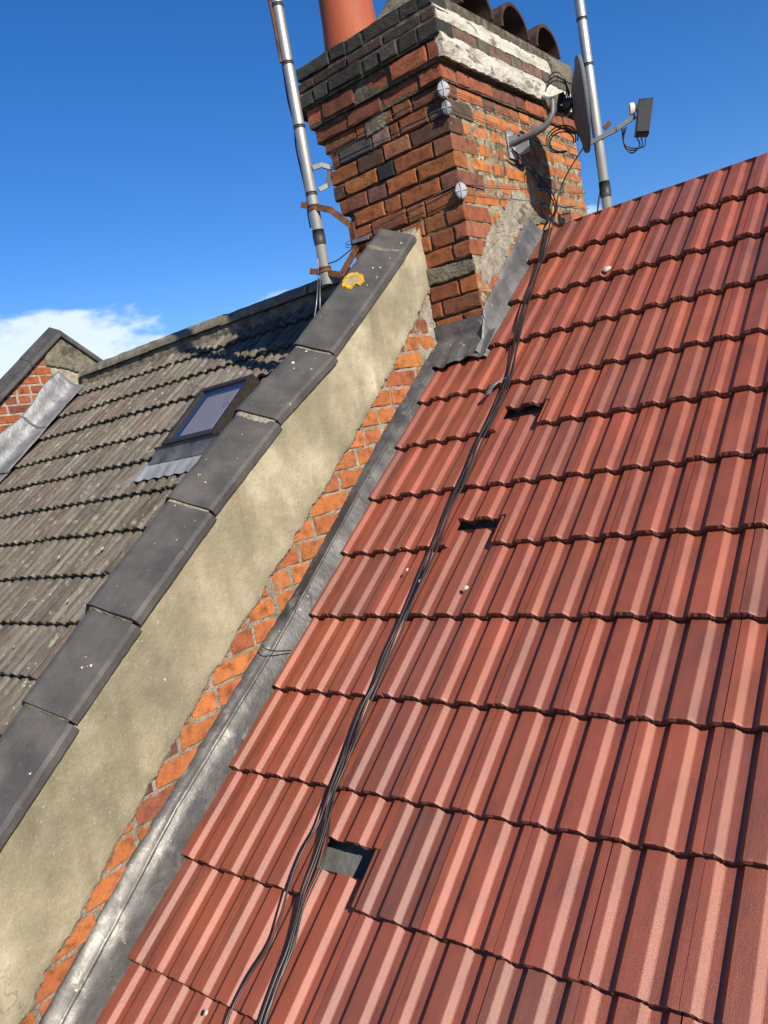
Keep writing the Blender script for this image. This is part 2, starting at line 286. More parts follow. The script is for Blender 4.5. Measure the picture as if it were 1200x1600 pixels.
red_roof = thing('tiled_roof', (1.4, -1.6, -1.3), 'sunlit red concrete tiled roof slope with three pushed-up tiles', 'roof')
VROW = {-3: -.883, -2: -.588, -1: -.290, 0: .009, 1: .297, 2: .579, 3: .870, 4: 1.154, 5: 1.452, 6: 1.766, 7: 2.090}
for j in (-4, -5, -6): VROW[j] = -.883 + (j + 3) * .2945
PUSH = {(-3, 2): .160, (1, 2): .124, (3, 2): .133}
rr = random.Random(5)
TOP = 2.397
def red_color(r):
    k = r.random()
    if k < .60: c = (.262, .061, .030)
    elif k < .88: c = (.232, .058, .032)
    else: c = (.200, .056, .035)
    s = r.uniform(.90, 1.10); return (c[0] * s, c[1] * s * r.uniform(.95, 1.06), c[2] * s)
for j in sorted(VROW):
    v = VROW[j]
    for i in range(-1, 17):
        u = .2 * i + .025; u0 = None; me = red_var[rr.randrange(6)]; col = red_color(rr)
        ln = TLEN if v + TLEN < TOP else TOP - v
        cut = None
        if i == -1:
            if j >= 5: continue
            cut = (-.062 if j >= -1 else -.062 - .012 * (-1 - j)) - u
        if i == 0 and j >= 5: cut = (.198 if j < 7 else .186) - u
        if cut is not None or ln < TLEN: me = tile_mesh('roof_tile', 300 + 20 * j + i, (m_red, m_butt), .0016, u0=cut, length=ln)
        p = PUSH.get((j, i), 0.0)
        if p: place_tile(me, u, v + p * math.cos(TILT), -p * math.sin(TILT), red_roof, col, rr)
        else: place_tile(me, u, v, 0, red_roof, col, rr)
deck = MB()
def slab(mb, u0, u1, v0, v1, h0, h1): mb.box((u0, v0, h0), (u1, v1, h1), lambda p: R3(p.x, p.y, p.z))
slab(deck, -.10, 3.45, -1.9, 2.40, -.115, -.082); deck.build('roof_underlay', m_felt, red_roof)
bk = MB(); RY, RZ = yz(2.405, -.03)
bk.add([(-.1, RY, RZ), (3.45, RY, RZ), (3.45, RY + 3.0, RZ - 3.0 * SN / CS), (-.1, RY + 3.0, RZ - 3.0 * SN / CS)], [(0, 1, 2, 3)]).build('rear_slope', m_felt, red_roof)

# ------------------------------------------------------------------ grey roof beyond the parapet
grey_roof = thing('tiled_roof', (-2.3, -1.1, -.9), 'weathered grey lichen-spotted tiled roof beyond the parapet', 'roof')
GROW = [2.297, 2.022, 1.757, 1.442, 1.173, .870, .580, .277, -.036, -.344, -.640, -.935, -1.230, -1.525]
SKY_U = (-1.93, -1.45); SKY_V = (1.17, 1.66)
gr = random.Random(8)
for j, v in enumerate(GROW):
    for i in range(0, 20):
        u = -.32 - .2 * (i + 1)
        if u < -4.36: continue
        ln = TLEN if v + TLEN < 2.52 else 2.52 - v; me = grey_var[gr.randrange(6)]
        if ln < TLEN: me = tile_mesh('roof_tile', 700 + i, (m_grey, m_gbutt), .0032, wear=.0044, length=ln)
        if SKY_U[0] + .02 < u + .1 < SKY_U[1] - .02 and SKY_V[0] - .1 < v < SKY_V[1] - .17: continue
        s = gr.uniform(.82, 1.16); c = (.182 * s, .168 * s * gr.uniform(.97, 1.03), .148 * s * gr.uniform(.95, 1.06))
        if gr.random() < .14: c = (.185 * s, .148 * s, .132 * s)
        place_tile(me, u, v, 0, grey_roof, c, gr, 2.6, math.asin(.0265 / GAUGE))
deck = MB(); slab(deck, -4.4, SKY_U[0] + .03, -1.9, 2.53, -.115, -.082); slab(deck, SKY_U[1] - .03, -.36, -1.9, 2.53, -.115, -.082); slab(deck, SKY_U[0] + .03, SKY_U[1] - .03, -1.9, SKY_V[0] + .03, -.115, -.082); slab(deck, SKY_U[0] + .03, SKY_U[1] - .03, SKY_V[1] - .03, 2.53, -.115, -.082)
deck.build('roof_underlay', m_felt, grey_roof)
bk = MB(); bk.add([(-4.4, 2.0, 1.53), (-.3, 2.0, 1.53), (-.3, 5, 1.53 - 3 * SN / CS), (-4.4, 5, 1.53 - 3 * SN / CS)], [(0, 1, 2, 3)]).build('rear_slope', m_felt, grey_roof)
def half_round(mb, x0, x1, yc, zc, r, seed, a0=0.0, a1=math.pi, th=.016, nx=9, na=14, jit=.007):
    def pt(x, a, rad): 
        q = rad + jit * nz3((x * 9, a * 2.5, seed)); return Vector((x, yc - q * math.cos(a), zc + q * math.sin(a)))
    xs = [x0 + (x1 - x0) * k / nx for k in range(nx + 1)]; an = [a0 + (a1 - a0) * k / na for k in range(na + 1)]
    mb.grid([[pt(x, a, r) for a in an] for x in xs], True); mb.grid([[pt(x, a, r - th) for a in an] for x in xs])
    for x, fl in ((x0, 0), (x1, 1)): mb.grid([[pt(x, a, r) for a in an], [pt(x, a, r - th) for a in an]], bool(fl))
    for a, fl in ((a0, 1), (a1, 0)): mb.grid([[pt(x, a, r) for x in xs], [pt(x, a, r - th) for x in xs]], bool(fl))
gx = -.62; k = 0
while gx > -4.3:
    x1 = max(gx - .445, -4.34); mb = MB(); half_round(mb, x1 + .006, gx, 2.0 + gr.uniform(-.004, .004), 1.572 + gr.uniform(-.005, .005), .078, 20 + k)
    mb.build('ridge_tile', m_ridge, grey_roof, True); gx = x1; k += 1
mm = MB(); rows = []
for k in range(0, 190):
    x = -.62 - k * .0196; b = .008 * nz3((x * 12, 1, 1)); rows.append([Vector((x, 1.772 + b, 1.425 + b)), Vector((x, 1.778 + b, 1.462 + .5 * b)), Vector((x, 1.80, 1.49)), Vector((x, 1.88, 1.47))])
mm.grid([[p + Vector((0, d_, e_)) for p, d_, e_ in zip(r, (.162, .165, .170, .20), (.035, .085, .105, .105))] for r in rows]).build('ridge_mortar', m_cement, grey_roof)

# ------------------------------------------------------------------ parapet wall between the roofs
PHI = -.019
WO = Vector((-.114, 1.22, 0))
def W(lx, y, z):                                  # wall frame: out of the face, along the wall, up
    ly = y - 1.22
    return Vector((WO.x + lx * math.cos(PHI) - ly * math.sin(PHI), WO.y + lx * math.sin(PHI) + ly * math.cos(PHI), z))
def WR(lx, v, h): y, z = yz(v, h); return W(lx, y, z)
COPT = [(-1.9, .49), (-1.08, .495), (-.42, .51), (.03, .50), (.52, .475), (.94, .432), (1.3, .425), (1.75, .42), (2.0, .42)]
RENT = [(-1.9, .17), (-1.16, .172), (-.84, .185), (-.35, .188), (.07, .178), (.44, .168), (.81, .163), (1.25, .170), (1.45, .185), (1.70, .205), (2.0, .25)]
LEADT = [(-1.9, .112), (-1.24, .112), (-.93, .114), (-.52, .088), (-.13, .066), (.10, .050), (.45, .047), (.85, .045), (1.33, .028), (1.6, .02)]
CREAT = [(-1.9, .068), (-1.15, .068), (-.79, .074), (-.49, .056), (-.18, .034), (.13, .032), (.61, .027), (1.16, .002), (1.6, 0)]
wall = thing('parapet_wall', tuple(W(-.12, -.9, -.9)), 'sloping party parapet wall with cream render, bare brick strip and dark coping', 'wall')
wc = MB(); rows = []
for k in range(0, 60):
    v = -1.9 + k * .066; rows.append([WR(-.26, v, -.35), WR(-.006, v, -.35), WR(-.006, v, lerp(COPT, v) + .02), WR(-.26, v, lerp(COPT, v) + .02), WR(-.26, v, -.35)])
wc.grid(rows, True).build('wall_core', m_limem, wall)
rc = MB(); rows = []
for k in range(0, 240):
    v = -1.9 + k * .0168
    if v > 1.99: break
    top = lerp(COPT, v) + .012
    low = lerp(RENT, v) + .014 * nz3((v * 9, 0, 0)) + .012 * nz3((v * 23, 4, 0)) + .008 * nz3((v * 60, 8, 0))
    r = [WR(-.004, v, low + .004), WR(.007 + .003 * nz3((v * 40, 1, 3)), v, low - .002)]
    for q in range(0, 11):
        h = low + .008 + (top - low - .008) * q / 10; b = .0022 * nz3((v * 7, h * 7, 2)) + .0014 * nz3((v * 25, h * 25, 6)); r.append(WR(.013 + b, v, h))
    rows.append(r)
rc.grid(rows).build('render_coat', m_render, wall, True)
# lighter broken lip where the render was cut back
rl = MB(); rows = []
for k in range(0, 420):
    v = -1.9 + k * .0086
    if v > 1.70: break
    low = lerp(RENT, v) + .014 * nz3((v * 9, 0, 0)) + .012 * nz3((v * 23, 4, 0)) + .008 * nz3((v * 60, 8, 0)); a = max(0, .006 + .010 * nz3((v * 16, 12, 1)) + .006 * nz3((v * 70, 2, 1)))
    rows.append([WR(-.004, v, low - a), WR(.004 + .004 * nz3((v * 50, 3, 3)), v, low - a * .7), WR(.0105, v, low + .001), WR(.0125, v, low + .006 + .004 * nz3((v * 45, 7, 3)))])
rl.grid(rows).build('broken_render_edge', m_limem, wall)

# bricks: shared meshes by size
BR = {}
def brick_mesh(Lq, H, D, mat, var, chip=.0045):
    key = (round(Lq, 3), round(H, 3), round(D, 3), mat.name, var)
    if key in BR: return BR[key]
    r = random.Random(hash(key[:3]) % 9999 + var * 17); hx, hz = Lq / 2, H / 2; b = .0035
    out = []
    nx = 4 if Lq > .15 else 2
    for k in range(nx): out.append((-hx + Lq * k / nx, -hz))
    for k in range(2): out.append((hx, -hz + H * k / 2))
    for k in range(nx): out.append((hx - Lq * k / nx, hz))
    for k in range(2): out.append((-hx, hz - H * k / 2))
    ring0 = [(x, D, z) for x, z in out]
    ring1 = [(x + r.uniform(-1, 1) * chip * .6, b, z + r.uniform(-1, 1) * chip * .6) for x, z in out]
    ring2 = []
    for x, z in out:
        s = r.uniform(1.0, 3.6) * b if r.random() < .33 else b * r.uniform(.6, 1.3)
        ring2.append((x - math.copysign(min(s, abs(x)), x) if abs(x) > hx - .001 else x, r.uniform(-.001, .001), z - math.copysign(min(s, abs(z)), z) if abs(z) > hz - .001 else z))
    n = len(out); mb = MB()
    mb.add(ring0 + ring1 + ring2, [(i, (i + 1) % n, n + (i + 1) % n, n + i) for i in range(n)] + [(n + i, n + (i + 1) % n, 2 * n + (i + 1) % n, 2 * n + i) for i in range(n)] + [tuple(range(2 * n, 3 * n)), tuple(range(n))[::-1]])
    BR[key] = mb.mesh('brick', mat); return BR[key]
def brick(center, Lq, H, D, parent, color, r, side=False, mat=None, ang=0.0, rough=1.0):
    Lq = round(Lq / .004) * .004
    o = put('brick', brick_mesh(Lq, H, D, mat or m_brick, r.randrange(4)), parent, None, color)
    o.matrix_basis = Matrix.Translation(center) @ Matrix.Rotation((math.pi / 2 if side else 0) + ang, 4, 'Z') @ Matrix.Rotation(r.uniform(-1, 1) * .008 * rough, 4, 'Y') @ Matrix.Rotation(r.uniform(-1, 1) * .008 * rough, 4, 'X')
    return o
def brick_color(r, orange=.0):
    k = r.random()
    if k < .55 + orange: c = (.34, .108, .036)
    elif k < .80 + orange * .5: c = (.28, .086, .036)
    elif k < .93: c = (.20, .066, .036)
    else: c = (.11, .05, .036)
    s = r.uniform(.85, 1.15); return (c[0] * s, c[1] * s * r.uniform(.92, 1.1), c[2] * s)
br = random.Random(21)
zc = -1.30; k = 0
while zc < 1.14:
    ya = (zc * CS - .235) / SN; yb = (zc * CS + .03) / SN
    y = ya - (.0 if k % 2 else .112) - br.uniform(0, .04)
    while y < yb:
        Lb = .222 if br.random() < .66 else .106
        yc_ = y + Lb / 2
        v, h = yc_ * CS + zc * SN, -yc_ * SN + zc * CS
        if -.045 < h < .25 and v < 1.70 and y + Lb < 1.225:
            c = brick_color(br, .15); f = br.uniform(.95, 1.2)
            brick(W(br.uniform(.000, .004), yc_, zc), Lb - .006, .064, .09, wall, (c[0] * f, c[1] * f * 1.05, c[2] * f), br, True, None, PHI, 2.0)
        y += Lb + .010
    zc += .0757; k += 1

rows = []
for k in range(0, 300):
    v = -1.9 + k * .012
    if v > 1.72: break
    rows.append([])
    for q in range(0, 26):
        h = -.03 + .27 * q / 25; o = -.0030 + .0060 * nz3((v * 20, h * 20, 5)) + .0050 * nz3((v * 50, h * 50, 2)) + .003 * max(0, min(1, (v - 1.30) / .2)); rows[-1].append(WR(o, v, h))
MB().grid(rows).build('joint_mortar', m_limem, wall)

# dark angled coping tiles
COPJ = [(-1.9, -1.21), (-1.203, -.745), (-.738, -.412), (-.404, .040), (.048, .500), (.508, .930), (.938, 1.655), (1.660, 1.80)]
cr = random.Random(3)
coping_tiles = []
for n_, (v0, v1) in enumerate(COPJ):
    mb = MB(); rows = []; lift0 = .014 if n_ < 7 else 0.0; yaw = cr.uniform(-.008, .008); dl = cr.uniform(-.004, .004)
    seg = 34
    for q in range(seg + 1):
        t = q / seg; v = v0 + (v1 - v0) * t
        hb = lerp(COPT, v) + lift0 * (1 - t) + dl * .5
        ex = .030 + dl + yaw * (t - .5)
        w_ = .0012 * nz3((v * 20, n_, 0))
        sec = [(-.006, -.004), (ex - .006, -.006), (ex, .000), (ex + .001, .022), (ex - .008, .0335), (-.045, .070), (-.105, .108), (-.118, .112), (-.132, .108), (-.245, .036), (-.26, .02), (-.26, -.01), (-.15, .05), (-.006, -.004)]
        rows.append([WR(a, v + (.004 * nz3((a * 30, n_, 5)) if q in (0, seg) else 0), hb + b + w_ + .0016 * nz3((v * 40, a * 60, n_)) - (.0035 * max(0, nz3((v * 55, 3, n_)) + .25 * nz3((v * 140, 1, n_)) - .12) if abs(b - .0335) < .001 or b == .022 else 0)) for a, b in sec])
    mb.grid(rows, True)
    mb.add(rows[0], [tuple(range(len(rows[0]) - 1))]); mb.add(rows[-1], [tuple(range(len(rows[0]) - 1))[::-1]])
    ct = mb.build('coping_tile', m_cop, wall)
    if n_:
        jm = MB(); rws = []
        for q in range(17):
            a = .018 - .15 * q / 16; hh = lerp(COPT, v0) + lerp([(-.14, .100), (-.118, .108), (-.105, .104), (-.045, .066), (.022, .028), (.03, .02)], a); e = .010 + .008 * nz3((a * 60, n_ * 3, 1)) + (.028 if n_ in (4, 5) and a < -.01 else 0)
            if n_ == 7: e += .02
            rws.append([WR(a, v0 - e, hh - .006), WR(a, v0 - e * .6, hh + .004 + .003 * nz3((a * 90, n_, 2))), WR(a, v0 + .004, hh + .008)])
        jm.grid(rws).build('joint_mortar', m_limem if n_ in (4, 5, 6) else m_cement, ct)

# lichen on the coping: an orange rosette and white spots
def cop_point(px_, py_):
    best = None
    for n in range(60):
        lx = .03 - .15 * n / 59; hh = lerp([(-.118, .112), (-.105, .108), (-.045, .070), (.022, .0335)], lx)
        lo, hi = -1.9, 1.8
        p = None
        for v in [(-1.6 + 3.4 * q / 400) for q in range(401)]:
            P = WR(lx, v, lerp(COPT, v) + hh + .004); c = RW @ (P - CAM); x, y = 600 + FPX * c.x / c.z, 800 + FPX * c.y / c.z
            d = (x - px_) ** 2 + (y - py_) ** 2
            if best is None or d < best[0]: best = (d, lx, v, hh)
    return best[1:]
def on_cop(lx, v, e):
    hh = lerp([(-.118, .112), (-.105, .108), (-.045, .070), (.022, .0335)], lx)
    return WR(lx + e * .5, v, lerp(COPT, v) + hh + e * .85)
lx0, v0, _ = cop_point(551, 440)
mb = MB(); ring = []; NQ = 44
for q in range(NQ):
    a = 2 * math.pi * q / NQ; rr_ = 1 + .20 * nz3((math.cos(a) * 2, math.sin(a) * 2, 4)) + .10 * nz3((math.cos(a) * 6, math.sin(a) * 6, 9)) - (.45 if 36 < q < 41 else 0); ring.append((math.cos(a) * rr_, math.sin(a) * rr_))
def lich(k, e, j=0.0): return [on_cop(lx0 + .040 * a * k, v0 + .060 * b * k, e + j * nz3((a * 9, b * 9, k))) for a, b in ring]
mb.add(lich(1.0, .0065) + lich(.95, .0115, .003) + lich(.66, .0105, .003), [(r_ * NQ + i, r_ * NQ + (i + 1) % NQ, (r_ + 1) * NQ + (i + 1) % NQ, (r_ + 1) * NQ + i) for r_ in range(2) for i in range(NQ)])
inner = lich(.67, .0102, .003) + lich(.3, .0095, .004) + [on_cop(lx0, v0, .0095)]
mb.add(inner, [(i, (i + 1) % NQ, NQ + (i + 1) % NQ, NQ + i) for i in range(NQ)] + [(NQ + i, NQ + (i + 1) % NQ, 2 * NQ) for i in range(NQ)], 1)
tag(mb.build('lichen', (m_lich, m_lich2)), 'round bright orange lichen patch on the dark coping', 'lichen')
sr = random.Random(14); mb = MB()
def splat(c, ax, ay, r, seed, e=1.0):
    P = []
    for q in range(9):
        a = 2 * math.pi * q / 9; k = r * (1 + .45 * noise.noise(Vector((math.cos(a) * 1.7, math.sin(a) * 1.7, seed)))); P.append(c(ax + k * math.cos(a), ay + k * 1.25 * math.sin(a)))
    mb.add(P + [c(ax, ay)], [(i, (i + 1) % 9, 9) for i in range(9)])
cs = lambda a, b: on_cop(a, b, .0050)
for q in range(80):
    v = sr.gauss(1.12, .12) if q < 62 else sr.uniform(-1.3, 1.6)
    if any(abs(v - j_[0]) < .02 for j_ in COPJ) or v > 1.64: continue
    splat(cs, sr.uniform(-.095, .012), v, sr.choice((.0018, .0025, .0035, .005)) * (1.1 if q < 62 else .7), q * 1.3)
o = mb.build('white_lichen', m_lichw); o['kind'] = 'stuff'; o['label'] = 'white lichen flecks scattered over the dark coping tiles'
mb = MB()
gs = lambda a, b: R3(a, b, .0065)
for x, y, r in ((160, 857, .020), (92, 871, .017), (106, 938, .012), (40, 945, .014), (22, 1010, .010), (40, 1066, .010), (270, 570, .020), (345, 562, .014), (230, 620, .010), (200, 760, .012), (62, 735, .012), (310, 600, .010), (140, 690, .012), (90, 800, .009), (180, 820, .008), (250, 545, .014)):
    p = onroof(x, y, .005)
    for k in range(3): splat(gs, p.x + sr.gauss(0, r * .5 * k), p.dot(SU) + sr.gauss(0, r * .9 * k), r * (1, .45, .3)[k] * .55, x + k)
for q in range(150):
    splat(gs, sr.uniform(-4.2, -.8), sr.uniform(-.6, 2.45), sr.choice((.003, .004, .006)), q * 2.1)
o = mb.build('white_lichen', m_lichw); o['kind'] = 'stuff'; o['label'] = 'white lichen flecks scattered over the weathered grey roof tiles'

# lead soakers beside the tiles, one to each course, and the upstand strip
def soaker(v0, v1, n_):
    mb = MB(); rows = []; seg = 16
    for q in range(seg + 1):
        t = q / seg; v = v0 + (v1 - v0) * t; cre = lerp(CREAT, v); lt = lerp(LEADT, v)
        up = .0016 * (1 - t); wv = lambda a: .0024 * nz3((v * 15, a * 22, n_)) + .0006 * nz3((v * 45, a * 60, n_ + 3))
        sec = [(.034, cre - .002), (.042, cre - .016), (.052, cre - .033), (.062, min(cre - .052, -.020)), (.072, -.045), (.088, -.060), (.118, -.064)]
        rows.append([WR(a + up + wv(a) * .8, v - (.012 * (q == 0) * math.cos((i - 2) * .8)), b + up + wv(a + .3) * .8) for i, (a, b) in enumerate(sec)])
    mb.grid(rows, True); o = mb.build('lead_soaker', m_lead, wall, True)
    return o
for j in range(-6, 5):
    soaker(VROW[j] - .012, VROW[j] + .315 if j < 4 else 1.50, j)
mb = MB(); rows = []
for k in range(0, 220):
    v = -1.9 + k * .0155
    if v > 1.56: break
    lt, cre = lerp(LEADT, v), lerp(CREAT, v); b = .003 * nz3((v * 14, 0, 9)); e = .004 * nz3((v * 30, 3, 9))
    rows.append([WR(.001, v, lt + e), WR(.009 + b * .4, v, lt - .004 + e), WR(.021 + b, v, (lt + cre) / 2 - .001), WR(.031 + b, v, cre + .006), WR(.0385 + b, v, cre + .001), WR(.034, v, cre - .006)])
o = mb.grid(rows, True).build('lead_upstand', m_lead, wall, True)

# ------------------------------------------------------------------ chimney stack
CX0, CX1, CY0, CY1 = -.59, .152, 1.22, 2.585
stack = thing('chimney_stack', (-.22, 1.9, .9), 'old red brick chimney stack astride the ridge with corbelled sooty top', 'chimney')
core = MB(); core.box((CX0 + .10, CY0 + .013, .4), (CX1 - .0055, CY1 - .01, 2.065))
for z0, z1, p in ((2.06, 2.134, .010), (2.134, 2.226, .028), (2.226, 2.302, .045), (2.302, 2.362, .030), (2.362, 2.428, .026)): core.box((CX0 - p, CY0 - p, z0 + .001), (CX1 + p - .002, CY1 + p, z1))
core.build('mortar_core', m_mortar, stack)
kr = random.Random(77)
BLK = (.018, .018, .020); GRY = (.085, .078, .075)
FR = {2.030: [.15, -.03, -.14, -.37, -.585], 1.957: [.15, .044, -.118, -.177, -.286, -.499, -.583], 1.880: [.15, -.071, -.23, -.396, -.585], 1.803: [.15, .04, -.185, -.287, -.498, -.583],
      1.726: [.15, -.068, -.251, -.373, -.557], 1.649: [.15, .046, -.183, -.285, -.505], 1.572: [.15, -.059, -.165, -.38, -.55], 1.495: [.15, .041, -.081, -.215, -.42, -.55], 1.418: [.15, .072, -.059, -.118, -.33, -.55],
      1.341: [.15, .048, -.112, -.33], 1.187: [.15, .05, -.117, -.33], 1.110: [.15, -.06, -.14, -.33], 1.033: [.15, .04, -.13], .956: [.15, -.07, -.2]}
OVER = {(1.803, 2): BLK, (1.957, 4): GRY, (1.957, 3): (.33, .20, .15), (1.957, 0): (.12, .075, .055), (1.803, 0): (.20, .075, .042), (1.649, 0): (.17, .065, .042), (1.726, 2): (.15, .06, .05), (1.418, 0): (.26, .09, .05), (1.880, 1): (.30, .12, .06)}
for zc, xs in FR.items():
    H = .066 if zc != 2.030 else .058
    for q in range(len(xs) - 1):
        xr, xl = xs[q] + (.002 if q == 0 else 0), xs[q + 1]; Lb = xr - xl - .0105
        c = OVER.get((zc, q)) or tuple(k_ * f_ for k_, f_ in zip(brick_color(kr, .08), (.80, .84, .80)))  # front bricks toned down: the shade of grazing sun is in their colour
        dep = (.105 if Lb > .15 else .215) if q == 0 else .08
        pr = kr.uniform(-.007, .003); dk = .72 if zc > 1.93 else (.86 if zc > 1.7 and kr.random() < .4 else 1.0); c = tuple(k_ * dk for k_ in c); xl = xl + (kr.uniform(-.012, .03) if q == len(xs) - 2 else 0); Lb = xr - xl - .0105
        o = brick(Vector((xr - Lb / 2 - (.0 if q else 0), CY0 + pr, zc + kr.uniform(-.002, .002))), Lb, H, dep, stack, c, kr)
    # side face
    y = CY0 + (.105 if (xs[0] - xs[1]) > .15 else .215) + .014; head = (xs[0] - xs[1]) < .15
    while y < CY1 - .03:
        Ls = min((.102 if head else .212) * kr.uniform(.94, 1.04), CY1 - y); yc_ = y + Ls / 2
        if zc > .781 * min(yc_, 1.88) - .09 and Ls > .03:
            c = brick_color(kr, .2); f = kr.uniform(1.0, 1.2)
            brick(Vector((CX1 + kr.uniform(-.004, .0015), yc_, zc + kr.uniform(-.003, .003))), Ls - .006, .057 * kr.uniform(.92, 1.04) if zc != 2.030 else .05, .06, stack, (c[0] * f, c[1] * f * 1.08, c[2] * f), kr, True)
        y += Ls + .014; head = not head
# uneven mortar in the joints, smeared over brick edges in places
def mortar_skin(name, f, na, nb, mat, parent):
    rows = [[f(i / na, j / nb) for j in range(nb + 1)] for i in range(na + 1)]
    return MB().grid(rows).build(name, mat, parent)
def sk_side(a, b):
    y = CY0 + .004 + (CY1 - CY0 - .012) * a; z = .95 + 1.105 * b; d = y * .781
    near = max(0, 1 - abs(z - d - .16) / .20) * (y < 1.95)
    o = -.0050 + .0036 * nz3((y * 16, z * 16, 3)) + .0038 * nz3((y * 38, z * 38, 8)) + .0022 * nz3((y * 95, z * 95, 1)) + .0035 * near
    return Vector((CX1 + o, y, z))
def sk_front(a, b):
    x = CX0 + .085 + (CX1 - CX0 - .089) * a; z = .95 + 1.105 * b; near = max(0, 1 - abs(z - 1.50) / .12) * max(0, min(1, (x + .2) / .15))
    o = -.0115 + .0065 * nz3((x * 15, z * 15, 33)) + .0050 * nz3((x * 38, z * 38, 18)) + .002 * nz3((x * 95, z * 95, 11)) + .006 * near
    return Vector((x, CY0 - o, z))
mortar_skin('joint_mortar', sk_side, 190, 150, m_mortar2, stack)
mortar_skin('joint_mortar', lambda a, b: sk_front(a, b), 110, 150, m_mortar, stack)
# cement repair course
def lump(name, poly, place, th, mat, parent, seed, amp=.004, n=14):
    """irregular slab of mortar: outline in 2D, placed with place(a, b, out)"""
    P = []
    m = len(poly)
    for i in range(m):
        a, b = Vector(poly[i]), Vector(poly[(i + 1) % m]); k = max(2, int((b - a).length / .012))
        for q in range(k):
            p = a.lerp(b, q / k); P.append(p + Vector((noise.noise(Vector((p.x * 45, p.y * 45, seed))), noise.noise(Vector((p.x * 45, p.y * 45, seed + 9))))) * amp * 2.0)
    cx = sum((p for p in P), Vector((0, 0))) / len(P); rings = []
    for s, o in ((1.0, -.002), (.985, th * .6), (.94, th), (.8, th * 1.15), (.55, th * 1.05), (.25, th * 1.1)):
        rings.append([place(*(cx + (p - cx) * s), o + amp * .7 * noise.noise(Vector((*(cx + (p - cx) * s), seed)) * 30) * (o > 0)) for p in P])
    k = len(P); V = [p for r in rings for p in r] + [place(cx.x, cx.y, th)]
    F = [(r * k + i, r * k + (i + 1) % k, (r + 1) * k + (i + 1) % k, (r + 1) * k + i) for r in range(5) for i in range(k)] + [(5 * k + i, 5 * k + (i + 1) % k, 6 * k) for i in range(k)]
    mb = MB(); mb.add(V, F); o = mb.build(name, mat, parent); return o
fp = lambda a, b, o: Vector((a, CY0 - o, b))
sp = lambda a, b, o: Vector((CX1 + o, a, b))
lump('cement_repair', [(-.115, 1.232), (.10, 1.226), (.154, 1.236), (.154, 1.285), (.09, 1.292), (0, 1.298), (-.115, 1.305)], fp, .010, m_cement, stack, 3)
lump('cement_repair', [(-.30, 1.985), (-.19, 1.990), (-.16, 2.05), (-.22, 2.068), (-.30, 2.05)], fp, .008, m_cement, stack, 5)
def pxy(pts, X=CX1): return [(atx(x, y, X).y, atx(x, y, X).z) for x, y in pts]
lump('mortar_patch', pxy([(752, 405), (763, 365), (785, 335), (802, 300), (818, 300), (832, 330), (820, 345), (800, 380), (778, 425), (760, 445), (752, 440)]), sp, .0035, m_limem, stack, 7, .010)
lump('mortar_patch', pxy([(800, 340), (815, 320), (848, 335), (858, 348), (835, 352), (812, 352)]), sp, .006, m_cement, stack, 8, .008)
# corbelled courses
def corbel(zc, H, p, mat, cols, front=True, side=True, seed=1):
    r = random.Random(seed); x = CX0 - p
    if front:
        while x < CX1 + p - .02:
            Lb = r.choice((.215, .105, .105)) if mat is m_soot else r.choice((.215, .215, .105)); Lb = min(Lb, CX1 + p - x)
            if CX1 + p - (x + Lb) < .05: Lb = CX1 + p - x
            c = r.choice(cols); s = r.uniform(.6, 1.2)
            brick(Vector((x + Lb / 2, CY0 - p + r.uniform(-.005, .0095), zc + r.uniform(-.004, .004))), Lb - r.uniform(.006, .016), H * r.uniform(.92, 1.0), .12, stack, (c[0] * s, c[1] * s, c[2] * s), r, False, mat, 0, 4.0); x += Lb
    if side:
        y = CY0 - p + .125
        while y < CY1 + p - .03:
            Lb = min(r.choice((.215, .215, .105)), CY1 + p - y); c = r.choice(cols); s = r.uniform(.8, 1.2)
            brick(Vector((CX1 + p + r.uniform(-.006, .003), y + Lb / 2, zc)), max(Lb - .010, .02), H * .93, .1, stack, (c[0] * s, c[1] * s, c[2] * s), r, True, mat, 0, 1.5); y += Lb
REDS = [(.25, .075, .035), (.28, .085, .04), (.21, .065, .035), (.13, .05, .035)]
DARK = [(.045, .043, .036), (.035, .034, .030), (.055, .052, .044)]
corbel(2.095, .064, .016, m_brick, REDS, True, True, 4)
corbel(2.180, .074, .036, m_brick, REDS[:3], True, False, 5)
corbel(2.266, .064, .056, m_soot, DARK, True, False, 6)
corbel(2.266, .062, .050, m_soot, [(.13, .115, .09), (.09, .08, .065), (.16, .10, .075)], False, True, 9)
corbel(2.328, .042, .042, m_soot, [(.06, .04, .035), (.08, .06, .05)], True, False, 7)
corbel(2.395, .062, .040, m_soot, DARK, True, False, 8)
# white rendered bands on the right-hand side
def band(name, sec, mat, seed, y0, y1, low=.008, parent=stack):
    mb = MB(); rows = []; n = 90
    for k in range(n + 1):
        y = y0 + (y1 - y0) * k / n; r = []
        for i, (x, z) in enumerate(sec):
            b = .006 * nz3((y * 9, z * 20, seed)) + .004 * nz3((y * 28, z * 40, seed + 2)) + .002 * nz3((y * 80, z * 90, seed))
            e = low * (nz3((y * 11, 3, seed)) + .6 * nz3((y * 37, 7, seed))) if i in (0, 1) else 0
            r.append(Vector((x + (b if 0 < i < len(sec) - 1 else 0), y, z + e)))
        rows.append(r)
    mb.grid(rows)
    for r, f in ((rows[0], 0), (rows[-1], 1)): mb.add(r, [tuple(range(len(r)))[::-1] if f else tuple(range(len(r)))])
    return mb.build(name, mat, parent)
band('white_render_band', [(CX1 + .02, 2.146), (CX1 + .046, 2.140), (CX1 + .052, 2.160), (CX1 + .053, 2.185), (CX1 + .054, 2.21), (CX1 + .050, 2.235), (CX1 + .045, 2.243), (CX1 + .02, 2.245)], m_white, 31, CY0 - .037, CY1 + .03, .009)
